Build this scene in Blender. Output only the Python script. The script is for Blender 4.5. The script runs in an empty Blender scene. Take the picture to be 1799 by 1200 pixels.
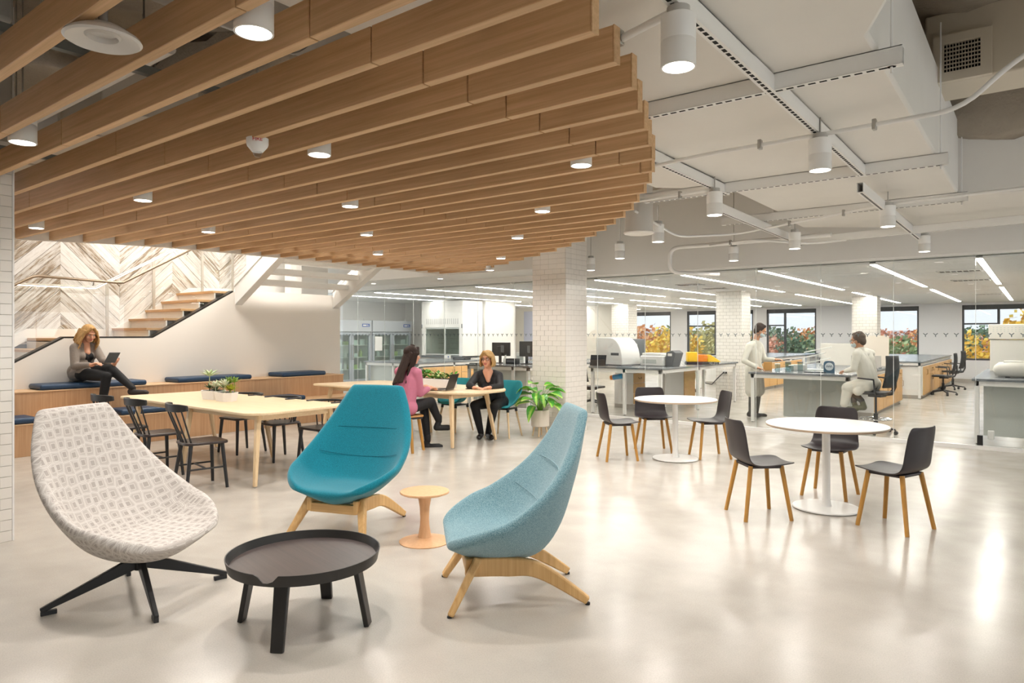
import bpy, bmesh, math, random
from mathutils import Vector, Matrix
random.seed(7)
scn = bpy.context.scene
COL = scn.collection
PI = math.pi
R = math.radians

# ------------------------------------------------------------------ camera, sky, exposure
CX, HY, FPX, EYE = 899.5, 588.8, 1203.0, 1.5
YAW = math.atan2(925.5, 1203.0)
SN, CS = math.sin(YAW), math.cos(YAW)
cam_data = bpy.data.cameras.new('camera')
cam = bpy.data.objects.new('camera', cam_data)
COL.objects.link(cam)
cam.location = (0, 0, EYE)
cam.rotation_euler = (R(90), 0, YAW)
cam_data.sensor_width = 36.0
cam_data.lens = FPX * 36.0 / 1799.0
cam_data.shift_y = -(600 - HY) / 1799.0
cam_data.clip_start = 0.05
cam_data.clip_end = 900
scn.camera = cam

world = bpy.data.worlds.new('sky')
scn.world = world
world.use_nodes = True
bg = world.node_tree.nodes['Background']
bg.inputs[0].default_value = (0.93, 0.97, 1.0, 1)
bg.inputs[1].default_value = 2.6

scn.view_settings.view_transform = 'Standard'
scn.view_settings.look = 'None'
scn.view_settings.gamma = 1.0
scn.view_settings.use_curve_mapping = False
scn.view_settings.exposure = 0.0
scn.cycles.transparent_max_bounces = 20
scn.cycles.max_bounces = 8
scn.cycles.diffuse_bounces = 5
scn.cycles.caustics_reflective = False
scn.cycles.caustics_refractive = False
scn.cycles.sample_clamp_indirect = 6.0

PENDANT_W = 76.0      # every cylinder downlight
LED_STRIP = 44.0       # lab ceiling strips
STAIR_FILL_W = 30.0        # added unseen lamps over stair and bench

sun_data = bpy.data.lights.new('sun', 'SUN')
sun_data.energy = 3.5
sun_data.color = (1.0, 0.95, 0.86)
sun_data.angle = 0.02
sun = bpy.data.objects.new('sun', sun_data)
COL.objects.link(sun)
sun.rotation_euler = Vector((0.25, 1.0, -0.75)).to_track_quat('-Z', 'Y').to_euler()


def V(px, py, d):
    """a point seen at photo pixel (px, py) at distance d along the optical axis"""
    l, u = (px - CX) / FPX * d, (HY - py) / FPX * d
    return Vector((-SN * d + CS * l, CS * d + SN * l, EYE + u))


# ------------------------------------------------------------------ materials
def hexlin(h):
    h = h.lstrip('#')
    out = []
    for i in (0, 2, 4):
        c = int(h[i:i + 2], 16) / 255
        out.append(c / 12.92 if c <= 0.04045 else ((c + 0.055) / 1.055) ** 2.4)
    return out


MATS = {}


def nodes_of(m):
    nt = m.node_tree
    return nt, nt.nodes, nt.links, nt.nodes['Principled BSDF']


def mat(name, col, rough=0.5, metal=0.0, spec=0.5, emit=None, estr=0.0, noise=0.0, nscale=8.0, bump=0.0, bscale=200.0, stretch=None, sheen=0.0):
    if name in MATS:
        return MATS[name]
    m = bpy.data.materials.new(name)
    m.use_nodes = True
    nt, N, L, b = nodes_of(m)
    c = hexlin(col) if isinstance(col, str) else col
    b.inputs['Base Color'].default_value = (*c, 1)
    b.inputs['Roughness'].default_value = rough
    b.inputs['Metallic'].default_value = metal
    b.inputs['Specular IOR Level'].default_value = spec
    if sheen:
        b.inputs['Sheen Weight'].default_value = sheen
    if emit is not None:
        e = hexlin(emit) if isinstance(emit, str) else emit
        b.inputs['Emission Color'].default_value = (*e, 1)
        b.inputs['Emission Strength'].default_value = estr
    if noise or bump:
        tc = N.new('ShaderNodeTexCoord')
        mp = N.new('ShaderNodeMapping')
        L.new(tc.outputs['Object'], mp.inputs['Vector'])
        if stretch:
            mp.inputs['Scale'].default_value = stretch
    if noise:
        n = N.new('ShaderNodeTexNoise')
        n.inputs['Scale'].default_value = nscale
        n.inputs['Detail'].default_value = 5
        L.new(mp.outputs[0], n.inputs['Vector'])
        mx = N.new('ShaderNodeMix')
        mx.data_type = 'RGBA'
        mx.inputs['A'].default_value = (*[max(0, x * (1 - noise)) for x in c], 1)
        mx.inputs['B'].default_value = (*[min(1, x * (1 + noise)) for x in c], 1)
        L.new(n.outputs['Fac'], mx.inputs['Factor'])
        L.new(mx.outputs['Result'], b.inputs['Base Color'])
    if bump:
        n2 = N.new('ShaderNodeTexNoise')
        n2.inputs['Scale'].default_value = bscale
        n2.inputs['Detail'].default_value = 3
        L.new(mp.outputs[0], n2.inputs['Vector'])
        bp = N.new('ShaderNodeBump')
        bp.inputs['Strength'].default_value = bump
        bp.inputs['Distance'].default_value = 0.01
        L.new(n2.outputs['Fac'], bp.inputs['Height'])
        L.new(bp.outputs[0], b.inputs['Normal'])
    MATS[name] = m
    return m


def wood(name, c1, c2, axis='X', scale=1.0, rough=0.5, var=0.10):
    """fine straight grain along one local axis, each board a little different"""
    if name in MATS:
        return MATS[name]
    m = bpy.data.materials.new(name)
    m.use_nodes = True
    nt, N, L, b = nodes_of(m)
    tc = N.new('ShaderNodeTexCoord')
    mp = N.new('ShaderNodeMapping')
    st = {'X': (0.9, 30, 30), 'Y': (30, 0.9, 30), 'Z': (30, 30, 0.9)}[axis]
    mp.inputs['Scale'].default_value = tuple(s * scale for s in st)
    info = N.new('ShaderNodeObjectInfo')
    add = N.new('ShaderNodeVectorMath')
    add.operation = 'ADD'
    sc = N.new('ShaderNodeMath')
    sc.operation = 'MULTIPLY'
    sc.inputs[1].default_value = 37.0
    L.new(info.outputs['Random'], sc.inputs[0])
    L.new(tc.outputs['Object'], mp.inputs['Vector'])
    L.new(mp.outputs[0], add.inputs[0])
    L.new(sc.outputs[0], add.inputs[1])
    n = N.new('ShaderNodeTexNoise')
    n.inputs['Scale'].default_value = 1.6
    n.inputs['Detail'].default_value = 6
    n.inputs['Roughness'].default_value = 0.65
    L.new(add.outputs[0], n.inputs['Vector'])
    rp = N.new('ShaderNodeValToRGB')
    rp.color_ramp.elements[0].position = 0.3
    rp.color_ramp.elements[1].position = 0.7
    rp.color_ramp.elements[0].color = (*hexlin(c1), 1)
    rp.color_ramp.elements[1].color = (*hexlin(c2), 1)
    L.new(n.outputs['Fac'], rp.inputs['Fac'])
    hsv = N.new('ShaderNodeHueSaturation')
    mr = N.new('ShaderNodeMapRange')
    mr.inputs['To Min'].default_value = 1 - var
    mr.inputs['To Max'].default_value = 1 + var
    L.new(info.outputs['Random'], mr.inputs['Value'])
    L.new(mr.outputs[0], hsv.inputs['Value'])
    L.new(rp.outputs[0], hsv.inputs['Color'])
    L.new(hsv.outputs[0], b.inputs['Base Color'])
    b.inputs['Roughness'].default_value = rough
    bp = N.new('ShaderNodeBump')
    bp.inputs['Strength'].default_value = 0.12
    bp.inputs['Distance'].default_value = 0.004
    L.new(n.outputs['Fac'], bp.inputs['Height'])
    L.new(bp.outputs[0], b.inputs['Normal'])
    MATS[name] = m
    return m


def glass(name, tint=(0.985, 0.994, 0.990), refl=1.0, rough=0.0):
    if name in MATS:
        return MATS[name]
    m = bpy.data.materials.new(name)
    m.use_nodes = True
    nt = m.node_tree
    N, L = nt.nodes, nt.links
    N.clear()
    out = N.new('ShaderNodeOutputMaterial')
    tr = N.new('ShaderNodeBsdfTransparent')
    tr.inputs[0].default_value = (*tint, 1)
    gl = N.new('ShaderNodeBsdfGlossy')
    gl.inputs['Roughness'].default_value = rough
    gl.inputs[0].default_value = (refl, refl, refl, 1)
    fr = N.new('ShaderNodeFresnel')
    geo = N.new('ShaderNodeNewGeometry')
    ior = N.new('ShaderNodeMapRange')     # same reflectance on both faces of the sheet
    ior.inputs['To Min'].default_value = 1.45
    ior.inputs['To Max'].default_value = 1 / 1.45
    L.new(geo.outputs['Backfacing'], ior.inputs['Value'])
    L.new(ior.outputs[0], fr.inputs[0])
    mx = N.new('ShaderNodeMixShader')
    L.new(fr.outputs[0], mx.inputs[0])
    L.new(tr.outputs[0], mx.inputs[1])
    L.new(gl.outputs[0], mx.inputs[2])
    L.new(mx.outputs[0], out.inputs[0])
    MATS[name] = m
    return m


def emitter(name, col, strength):
    if name in MATS:
        return MATS[name]
    m = mat(name, '#ffffff', 0.6, emit=col, estr=strength)
    return m


# floor: polished concrete with soft clouds, fine aggregate and a few sawn joints
def concrete():
    m = bpy.data.materials.new('polished_concrete')
    m.use_nodes = True
    nt, N, L, b = nodes_of(m)
    tc = N.new('ShaderNodeTexCoord')
    n1 = N.new('ShaderNodeTexNoise'); n1.inputs['Scale'].default_value = 0.55; n1.inputs['Detail'].default_value = 7; n1.inputs['Roughness'].default_value = 0.6; n1.inputs['Distortion'].default_value = 0.8
    n2 = N.new('ShaderNodeTexNoise'); n2.inputs['Scale'].default_value = 3.2; n2.inputs['Detail'].default_value = 8
    n3 = N.new('ShaderNodeTexNoise'); n3.inputs['Scale'].default_value = 140; n3.inputs['Detail'].default_value = 2
    for n in (n1, n2, n3):
        L.new(tc.outputs['Object'], n.inputs['Vector'])
    r1 = N.new('ShaderNodeValToRGB')
    r1.color_ramp.elements[0].position = 0.34; r1.color_ramp.elements[1].position = 0.66
    r1.color_ramp.elements[0].color = (*hexlin('#bab4ab'), 1); r1.color_ramp.elements[1].color = (*hexlin('#c8c2b9'), 1)
    L.new(n1.outputs['Fac'], r1.inputs['Fac'])
    r2 = N.new('ShaderNodeValToRGB')
    r2.color_ramp.elements[0].position = 0.25; r2.color_ramp.elements[1].position = 0.75
    r2.color_ramp.elements[0].color = (0.90, 0.895, 0.89, 1); r2.color_ramp.elements[1].color = (1.03, 1.03, 1.03, 1)
    L.new(n2.outputs['Fac'], r2.inputs['Fac'])
    r3 = N.new('ShaderNodeValToRGB')
    r3.color_ramp.elements[0].position = 0.3; r3.color_ramp.elements[1].position = 0.6
    r3.color_ramp.elements[0].color = (0.90, 0.90, 0.90, 1); r3.color_ramp.elements[1].color = (1.0, 1.0, 1.0, 1)
    L.new(n3.outputs['Fac'], r3.inputs['Fac'])
    m1 = N.new('ShaderNodeMix'); m1.data_type = 'RGBA'; m1.blend_type = 'MULTIPLY'; m1.inputs['Factor'].default_value = 1
    m2 = N.new('ShaderNodeMix'); m2.data_type = 'RGBA'; m2.blend_type = 'MULTIPLY'; m2.inputs['Factor'].default_value = 1
    L.new(r1.outputs[0], m1.inputs['A']); L.new(r2.outputs[0], m1.inputs['B'])
    L.new(m1.outputs['Result'], m2.inputs['A']); L.new(r3.outputs[0], m2.inputs['B'])
    L.new(m2.outputs['Result'], b.inputs['Base Color'])
    mr = N.new('ShaderNodeMapRange')
    mr.inputs['To Min'].default_value = 0.15; mr.inputs['To Max'].default_value = 0.30
    L.new(n2.outputs['Fac'], mr.inputs['Value'])
    L.new(mr.outputs[0], b.inputs['Roughness'])
    bp = N.new('ShaderNodeBump'); bp.inputs['Strength'].default_value = 0.03; bp.inputs['Distance'].default_value = 0.02
    L.new(n2.outputs['Fac'], bp.inputs['Height'])
    L.new(bp.outputs[0], b.inputs['Normal'])
    b.inputs['Specular IOR Level'].default_value = 0.42
    return m


def fabric(name, c1, c2, scale=260, bump=0.35):
    if name in MATS:
        return MATS[name]
    m = bpy.data.materials.new(name)
    m.use_nodes = True
    nt, N, L, b = nodes_of(m)
    tc = N.new('ShaderNodeTexCoord')
    n = N.new('ShaderNodeTexNoise'); n.inputs['Scale'].default_value = scale; n.inputs['Detail'].default_value = 2
    L.new(tc.outputs['Object'], n.inputs['Vector'])
    rp = N.new('ShaderNodeValToRGB')
    rp.color_ramp.elements[0].position = 0.38; rp.color_ramp.elements[1].position = 0.62
    rp.color_ramp.elements[0].color = (*hexlin(c1), 1); rp.color_ramp.elements[1].color = (*hexlin(c2), 1)
    L.new(n.outputs['Fac'], rp.inputs['Fac'])
    L.new(rp.outputs[0], b.inputs['Base Color'])
    b.inputs['Roughness'].default_value = 0.9
    b.inputs['Specular IOR Level'].default_value = 0.2
    b.inputs['Sheen Weight'].default_value = 0.25
    bp = N.new('ShaderNodeBump'); bp.inputs['Strength'].default_value = bump; bp.inputs['Distance'].default_value = 0.003
    L.new(n.outputs['Fac'], bp.inputs['Height'])
    L.new(bp.outputs[0], b.inputs['Normal'])
    MATS[name] = m
    return m


def patterned_fabric():
    """grey cloth with white outlined squares and hexagons, drawn in the chair's own frame"""
    m = bpy.data.materials.new('geometric_fabric')
    m.use_nodes = True
    nt, N, L, b = nodes_of(m)
    tc = N.new('ShaderNodeTexCoord')
    uv = N.new('ShaderNodeUVMap')
    def vor(scale, rnd, feat, metric='EUCLIDEAN'):
        v = N.new('ShaderNodeTexVoronoi'); v.voronoi_dimensions = '2D'; v.feature = feat; v.distance = metric
        v.inputs['Scale'].default_value = scale; v.inputs['Randomness'].default_value = rnd
        L.new(uv.outputs[0], v.inputs['Vector'])
        return v
    def math(op, a, bv):
        n = N.new('ShaderNodeMath'); n.operation = op
        if hasattr(a, 'links'): L.new(a, n.inputs[0])
        else: n.inputs[0].default_value = a
        if hasattr(bv, 'links'): L.new(bv, n.inputs[1])
        else: n.inputs[1].default_value = bv
        return n.outputs[0]
    e = vor(14, 0.42, 'DISTANCE_TO_EDGE')
    l1 = math('LESS_THAN', e.outputs['Distance'], 0.028)
    l1b = math('COMPARE', e.outputs['Distance'], 0.095); l1b.node.inputs[2].default_value = 0.014
    f = vor(14, 0.42, 'F1', 'CHEBYCHEV')
    l2 = math('COMPARE', f.outputs['Distance'], 0.24); l2.node.inputs[2].default_value = 0.016
    fill = math('LESS_THAN', f.outputs['Distance'], 0.21)
    lines = math('MAXIMUM', math('MAXIMUM', l1, l1b), l2)
    mx0 = N.new('ShaderNodeMix'); mx0.data_type = 'RGBA'
    mx0.inputs['A'].default_value = (*hexlin('#c0b9b3'), 1); mx0.inputs['B'].default_value = (*hexlin('#b0a8a2'), 1)
    L.new(fill, mx0.inputs['Factor'])
    mx = N.new('ShaderNodeMix'); mx.data_type = 'RGBA'
    L.new(mx0.outputs['Result'], mx.inputs['A']); mx.inputs['B'].default_value = (*hexlin('#dfdad4'), 1)
    L.new(lines, mx.inputs['Factor'])
    L.new(mx.outputs['Result'], b.inputs['Base Color'])
    b.inputs['Roughness'].default_value = 0.9
    b.inputs['Specular IOR Level'].default_value = 0.2
    n = N.new('ShaderNodeTexNoise'); n.inputs['Scale'].default_value = 300
    L.new(tc.outputs['Object'], n.inputs['Vector'])
    bp = N.new('ShaderNodeBump'); bp.inputs['Strength'].default_value = 0.2; bp.inputs['Distance'].default_value = 0.002
    L.new(n.outputs['Fac'], bp.inputs['Height']); L.new(bp.outputs[0], b.inputs['Normal'])
    return m


def tile_wall_mat():
    m = bpy.data.materials.new('small_white_tile')
    m.use_nodes = True
    nt, N, L, b = nodes_of(m)
    uv = N.new('ShaderNodeUVMap')
    br = N.new('ShaderNodeTexBrick')
    br.inputs['Color1'].default_value = (*hexlin('#e9e5df'), 1); br.inputs['Color2'].default_value = (*hexlin('#e4e0d9'), 1)
    br.inputs['Mortar'].default_value = (*hexlin('#bdb8b0'), 1)
    br.inputs['Scale'].default_value = 1.0
    br.inputs['Brick Width'].default_value = 0.157; br.inputs['Row Height'].default_value = 0.0785; br.inputs['Mortar Size'].default_value = 0.004
    L.new(uv.outputs[0], br.inputs['Vector'])
    L.new(br.outputs['Color'], b.inputs['Base Color'])
    b.inputs['Roughness'].default_value = 0.25
    return m


# ------------------------------------------------------------------ mesh builder
class MB:
    def __init__(s):
        s.v, s.f, s.uv = [], [], None

    def add(s, vs, fs):
        o = len(s.v)
        s.v += [tuple(p) for p in vs]
        s.f += [tuple(i + o for i in f) for f in fs]
        return s

    def box(s, x0, y0, z0, x1, y1, z1):
        vs = [(x0, y0, z0), (x1, y0, z0), (x1, y1, z0), (x0, y1, z0), (x0, y0, z1), (x1, y0, z1), (x1, y1, z1), (x0, y1, z1)]
        return s.add(vs, [(0, 3, 2, 1), (4, 5, 6, 7), (0, 1, 5, 4), (1, 2, 6, 5), (2, 3, 7, 6), (3, 0, 4, 7)])

    def beam(s, p0, p1, w, h, w1=None, h1=None, up=(0, 0, 1)):
        """box beam from p0 to p1, w sideways and h along up, tapering to w1, h1"""
        p0, p1 = Vector(p0), Vector(p1)
        d = (p1 - p0).normalized()
        u = Vector(up)
        if abs(d.dot(u)) > 0.99:
            u = Vector((0, 1, 0))
        a = d.cross(u).normalized()
        u = a.cross(d).normalized()
        w1 = w if w1 is None else w1
        h1 = h if h1 is None else h1
        vs = []
        for p, ww, hh in ((p0, w, h), (p1, w1, h1)):
            for i, j in ((-1, -1), (1, -1), (1, 1), (-1, 1)):
                vs.append(p + a * i * ww / 2 + u * j * hh / 2)
        return s.add(vs, [(0, 3, 2, 1), (4, 5, 6, 7), (0, 1, 5, 4), (1, 2, 6, 5), (2, 3, 7, 6), (3, 0, 4, 7)])

    def ribbon(s, pts, w, hs):
        rows = []
        pts = [Vector(p) for p in pts]
        for i, p in enumerate(pts):
            d = (pts[min(i + 1, len(pts) - 1)] - pts[max(i - 1, 0)]).normalized()
            a = d.cross(Vector((0, 0, 1))).normalized()
            u = a.cross(d)
            h = hs[i]
            rows.append([p + a * w / 2 + u * h / 2, p - a * w / 2 + u * h / 2, p - a * w / 2 - u * h / 2, p + a * w / 2 - u * h / 2])
        o = len(s.v)
        s.grid(rows, closed=True)
        n = len(rows)
        s.f += [(o + 3, o + 2, o + 1, o), tuple(o + (n - 1) * 4 + i for i in range(4))]
        return s

    def cyl(s, p0, p1, r0, r1=None, n=16):
        r1 = r0 if r1 is None else r1
        p0, p1 = Vector(p0), Vector(p1)
        d = (p1 - p0).normalized()
        a = d.orthogonal().normalized()
        b = d.cross(a)
        vs = [p + (a * math.cos(2 * PI * i / n) + b * math.sin(2 * PI * i / n)) * r for p, r in ((p0, r0), (p1, r1)) for i in range(n)]
        fs = [(i, (i + 1) % n, n + (i + 1) % n, n + i) for i in range(n)]
        fs += [tuple(range(n - 1, -1, -1)), tuple(range(n, 2 * n))]
        return s.add(vs, fs)

    def tube(s, pts, r, n=10, closed=False):
        pts = [Vector(p) for p in pts]
        m = len(pts)
        rr = r if isinstance(r, (list, tuple)) else [r] * m
        prev = None
        vs, fs = [], []
        for k, p in enumerate(pts):
            q0 = pts[k - 1] if (k > 0 or closed) else p
            q1 = pts[(k + 1) % m] if (k < m - 1 or closed) else p
            d = (q1 - q0).normalized()
            if prev is None:
                a = d.orthogonal().normalized()
            else:
                a = prev - d * prev.dot(d)
                a = a.normalized() if a.length > 1e-6 else d.orthogonal().normalized()
            prev = a
            b = d.cross(a)
            vs += [p + (a * math.cos(2 * PI * i / n) + b * math.sin(2 * PI * i / n)) * rr[k] for i in range(n)]
        for k in range(m if closed else m - 1):
            k2 = (k + 1) % m
            fs += [(k * n + i, k * n + (i + 1) % n, k2 * n + (i + 1) % n, k2 * n + i) for i in range(n)]
        if not closed:
            fs += [tuple(range(n - 1, -1, -1)), tuple(range((m - 1) * n, m * n))]
        return s.add(vs, fs)

    def lathe(s, prof, c=(0, 0, 0), n=32):
        vs, fs = [], []
        for r, z in prof:
            r = max(r, 0.0004)
            vs += [(c[0] + r * math.cos(2 * PI * i / n), c[1] + r * math.sin(2 * PI * i / n), c[2] + z) for i in range(n)]
        for k in range(len(prof) - 1):
            fs += [(k * n + i, k * n + (i + 1) % n, (k + 1) * n + (i + 1) % n, (k + 1) * n + i) for i in range(n)]
        fs += [tuple(range(n - 1, -1, -1)), tuple(range((len(prof) - 1) * n, len(prof) * n))]
        return s.add(vs, fs)

    def prism(s, poly, z0, z1, axis='Z'):
        """extrude a counter-clockwise polygon along Z (x,y), Y (x,z) or X (y,z)"""
        def P(a, b, c):
            return {'Z': (a, b, c), 'Y': (a, c, b), 'X': (c, a, b)}[axis]
        n = len(poly)
        vs = [P(a, b, z0) for a, b in poly] + [P(a, b, z1) for a, b in poly]
        fs = [(i, (i + 1) % n, n + (i + 1) % n, n + i) for i in range(n)] + [tuple(range(n - 1, -1, -1)), tuple(range(n, 2 * n))]
        return s.add(vs, fs)

    def ell(s, c, r, rot=None, nu=14, nv=9):
        c = Vector(c)
        vs, fs = [], []
        M = rot if rot is not None else Matrix.Identity(3)
        for j in range(nv + 1):
            t = PI * j / nv
            for i in range(nu):
                a = 2 * PI * i / nu
                p = Vector((r[0] * math.sin(t) * math.cos(a), r[1] * math.sin(t) * math.sin(a), r[2] * math.cos(t)))
                vs.append(c + M @ p)
        for j in range(nv):
            fs += [(j * nu + i, (j + 1) * nu + i, (j + 1) * nu + (i + 1) % nu, j * nu + (i + 1) % nu) for i in range(nu)]
        return s.add(vs, fs)

    def cap(s, p0, p1, r0, r1=None, n=12, h=4):
        """tapered capsule"""
        r1 = r0 if r1 is None else r1
        p0, p1 = Vector(p0), Vector(p1)
        d = p1 - p0
        if d.length < 1e-5:
            return s.ell(p0, (r0, r0, r0))
        d.normalize()
        a = d.orthogonal().normalized()
        b = d.cross(a)
        rings = []
        for k in range(h + 1):
            t = PI / 2 * k / h
            rings.append((p0 - d * r0 * math.cos(t), max(r0 * math.sin(t), 0.0003)))
        for k in range(h + 1):
            t = PI / 2 * k / h
            rings.append((p1 + d * r1 * math.sin(t), max(r1 * math.cos(t), 0.0003)))
        vs, fs = [], []
        for p, r in rings:
            vs += [p + (a * math.cos(2 * PI * i / n) + b * math.sin(2 * PI * i / n)) * r for i in range(n)]
        for k in range(len(rings) - 1):
            fs += [(k * n + i, k * n + (i + 1) % n, (k + 1) * n + (i + 1) % n, (k + 1) * n + i) for i in range(n)]
        fs += [tuple(range(n - 1, -1, -1)), tuple(range((len(rings) - 1) * n, len(rings) * n))]
        return s.add(vs, fs)

    def grid(s, rows, closed=False):
        n = len(rows[0])
        vs = [p for r in rows for p in r]
        fs = []
        for k in range(len(rows) - 1):
            for i in range(n if closed else n - 1):
                fs.append((k * n + i, k * n + (i + 1) % n, (k + 1) * n + (i + 1) % n, (k + 1) * n + i))
        return s.add(vs, fs)

    def mesh(s, name, m=None, smooth=40):
        me = bpy.data.meshes.new(name)
        me.from_pydata(s.v, [], s.f)
        me.update()
        bm = bmesh.new()
        bm.from_mesh(me)
        bmesh.ops.recalc_face_normals(bm, faces=bm.faces)
        bm.to_mesh(me)
        bm.free()
        if smooth:
            me.polygons.foreach_set('use_smooth', [True] * len(me.polygons))
            me.set_sharp_from_angle(angle=R(smooth))
        if m is not None:
            me.materials.append(m)
        return me

    def build(s, name, m, parent=None, bevel=0, smooth=40, sub=0, kind=None, label=None, seg=2):
        o = bpy.data.objects.new(name, s.mesh(name, m, smooth))
        COL.objects.link(o)
        if parent is not None:
            o.parent = parent
        if bevel:
            md = o.modifiers.new('bevel', 'BEVEL')
            md.width = bevel
            md.segments = seg
            md.limit_method = 'ANGLE'
            md.angle_limit = R(35)
            md.harden_normals = False
        if sub:
            md = o.modifiers.new('sub', 'SUBSURF')
            md.levels = sub
            md.render_levels = sub
        if kind:
            o['kind'] = kind
        if label:
            o['label'] = label
        return o


def tag(o, label, cat, group=None):
    o['label'] = label
    o['category'] = cat
    if group:
        o['group'] = group
    return o


def thing(name, label, cat, loc=(0, 0, 0), rz=0.0, group=None):
    o = bpy.data.objects.new(name, None)
    COL.objects.link(o)
    o.location = loc
    o.rotation_euler = (0, 0, rz)
    o.empty_display_size = 0.1
    return tag(o, label, cat, group)


def struct(o):
    o['kind'] = 'structure'
    return o


def anchor(name, loc=(0, 0, 0)):
    o = bpy.data.objects.new(name, None)
    COL.objects.link(o)
    o.location = loc
    o.empty_display_size = 0.1
    return struct(o)


def dup(root, loc, rz, label=None, group=None):
    r = root.copy()
    COL.objects.link(r)
    r.location = loc
    r.rotation_euler = (0, 0, rz)
    if label:
        r['label'] = label
    if group:
        r['group'] = group
    for ch in list(root.children):
        c = ch.copy()
        COL.objects.link(c)
        c.parent = r
        for g in list(ch.children):
            d = g.copy()
            COL.objects.link(d)
            d.parent = c
    return r


def face(theta):
    """rotation that turns a thing whose front is local -Y to face world angle theta (degrees)"""
    return R(theta + 90)


def inst(name, me, loc, parent=None, rot=(0, 0, 0), scale=(1, 1, 1)):
    o = bpy.data.objects.new(name, me)
    COL.objects.link(o)
    o.location = loc
    o.rotation_euler = rot
    o.scale = scale
    if parent is not None:
        o.parent = parent
    return o


ORD = ['first', 'second', 'third', 'fourth', 'fifth', 'sixth', 'seventh', 'eighth', 'ninth', 'tenth', 'eleventh', 'twelfth', 'thirteenth', 'fourteenth', 'fifteenth',
       'sixteenth', 'seventeenth', 'eighteenth', 'nineteenth', 'twentieth', 'twenty-first', 'twenty-second', 'twenty-third', 'twenty-fourth', 'twenty-fifth',
       'twenty-sixth', 'twenty-seventh', 'twenty-eighth', 'twenty-ninth', 'thirtieth']

# palette
M_WHITE = mat('white_paint', '#ecebe8', 0.55)
M_WARMWHITE = mat('warm_white_paint', '#ebe6df', 0.55)
M_CEIL = mat('painted_duct', '#e4e1db', 0.6, noise=0.04, nscale=3)
M_STEELWHITE = mat('white_enamel', '#ecebe8', 0.3)
M_STEEL = mat('brushed_steel', '#b4b2ae', 0.3, metal=1.0)
M_BLACK = mat('black_powdercoat', '#17181b', 0.45)
M_BLACKSTAIN = wood('black_stained_ash', '#1d1d1f', '#2a2929', 'Z', rough=0.4)
M_BLACKPLASTIC = mat('black_plastic', '#1a1b1e', 0.5)
M_GREYPLASTIC = mat('grey_plastic', '#6d7074', 0.5)
M_OAK = wood('light_oak', '#c79a5e', '#dcb47c', 'Z', rough=0.45)
M_OAKX = wood('light_oak_x', '#c79a5e', '#dcb47c', 'X', rough=0.45)
M_MAPLE = wood('pale_maple', '#dcc19a', '#e8d3b0', 'X', rough=0.4, var=0.03)
M_MAPLEZ = wood('pale_maple_z', '#d9bb90', '#e6cda6', 'Z', rough=0.4, var=0.03)
M_SLAT = wood('slat_oak', '#bd976a', '#d9b288', 'X', rough=0.55, var=0.05)
M_BENCH = wood('bench_oak', '#b98f68', '#cda680', 'Z', rough=0.5, var=0.03)
M_BENCHTOP = wood('bench_oak_top', '#c9a47c', '#d6b48f', 'Y', rough=0.5, var=0.03)
M_LABWOOD = wood('lab_maple', '#d2a365', '#deb47a', 'Z', rough=0.45, var=0.06)
M_NAVY = mat('navy_vinyl', '#1f3c5a', 0.45, noise=0.08, nscale=20)
M_TEAL = fabric('teal_wool', '#08687a', '#0f8093', 240)
M_SKYBLUE = fabric('sky_blue_melange', '#4c7885', '#92b0b8', 300, 0.5)
M_PLASTIC_CHAIR = mat('dark_brown_plastic', '#2b2426', 0.42)
M_SHELLTEAL = mat('teal_shell', '#17818a', 0.75)
M_CHAIRLEG = wood('honey_oak', '#a9772f', '#bf8d44', 'Z', rough=0.5)
M_LED = emitter('led_white', '#fffaf0', LED_STRIP)
M_LAMP = emitter('lamp_disc', '#fff6ea', 14.0)
M_GLASS = glass('clear_glass')
M_WINGLASS = glass('window_glass', (0.65, 0.66, 0.675))
M_DARKFRAME = mat('charcoal_frame', '#2c3138', 0.45)
M_GREYTOP = mat('grey_epoxy_top', '#70757a', 0.22)
M_LABPANEL = mat('pale_grey_panel', '#c4cac6', 0.35)
M_DARK = mat('slot_black', '#0b0b0b', 0.8)
M_RUBBER = mat('rubber', '#202124', 0.8)
M_SKIN = mat('skin', '#d9a184', 0.55)
M_LEAF = mat('leaf_green', '#4f9a2c', 0.45, noise=0.3, nscale=12)
M_PAPER = mat('paper', '#eeeeea', 0.6)
M_BLUE = mat('accent_blue', '#1d86b4', 0.6)

# =================================================================== SETTING
# floor
fl = MB().box(-18, -5, -0.2, 7, 27.2, 0).build('floor', concrete(), smooth=0)
struct(fl)

# structural deck high above: dark, lumpy fireproofing sprayed on ribs
M_DECK = mat('sprayed_fireproofing', '#a2988a', 0.95, noise=0.45, nscale=2.2, bump=0.9, bscale=38)
rows = []
for i in range(0, 93):
    y = -5 + i * 0.175
    row = []
    for j in range(0, 110):
        x = -14.5 + j * 0.19
        z = 4.05 + 0.10 * math.sin(x * 3.9) + 0.05 * math.sin(y * 2.3 + x) + random.uniform(-0.02, 0.02)
        row.append((x, y, z))
    rows.append(row)
deck = struct(MB().grid(rows).build('ceiling', M_DECK, smooth=180))
# sprayed beams under the deck
for i, (x0, y0, x1, y1, z0) in enumerate([(-14, 7.9, 6, 8.35, 3.45), (-14, 3.05, 6, 3.5, 3.6), (-14, -1.5, 6, -1.05, 3.6)]):
    rws = []
    nx = 110
    for z, yy in ((4.05, y0), (z0 + .25, y0 + .02), (z0, y0 + .05), (z0, y1 - .05), (z0 + .25, y1 - .02), (4.05, y1)):
        rws.append([(x0 + (x1 - x0) * k / nx, yy + random.uniform(-.02, .02), z + random.uniform(-.025, .025) + 0.03 * math.sin(k * .9)) for k in range(nx + 1)])
    struct(MB().grid(rws).build('trim_%d' % (i + 1), M_DECK, smooth=180))

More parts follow.
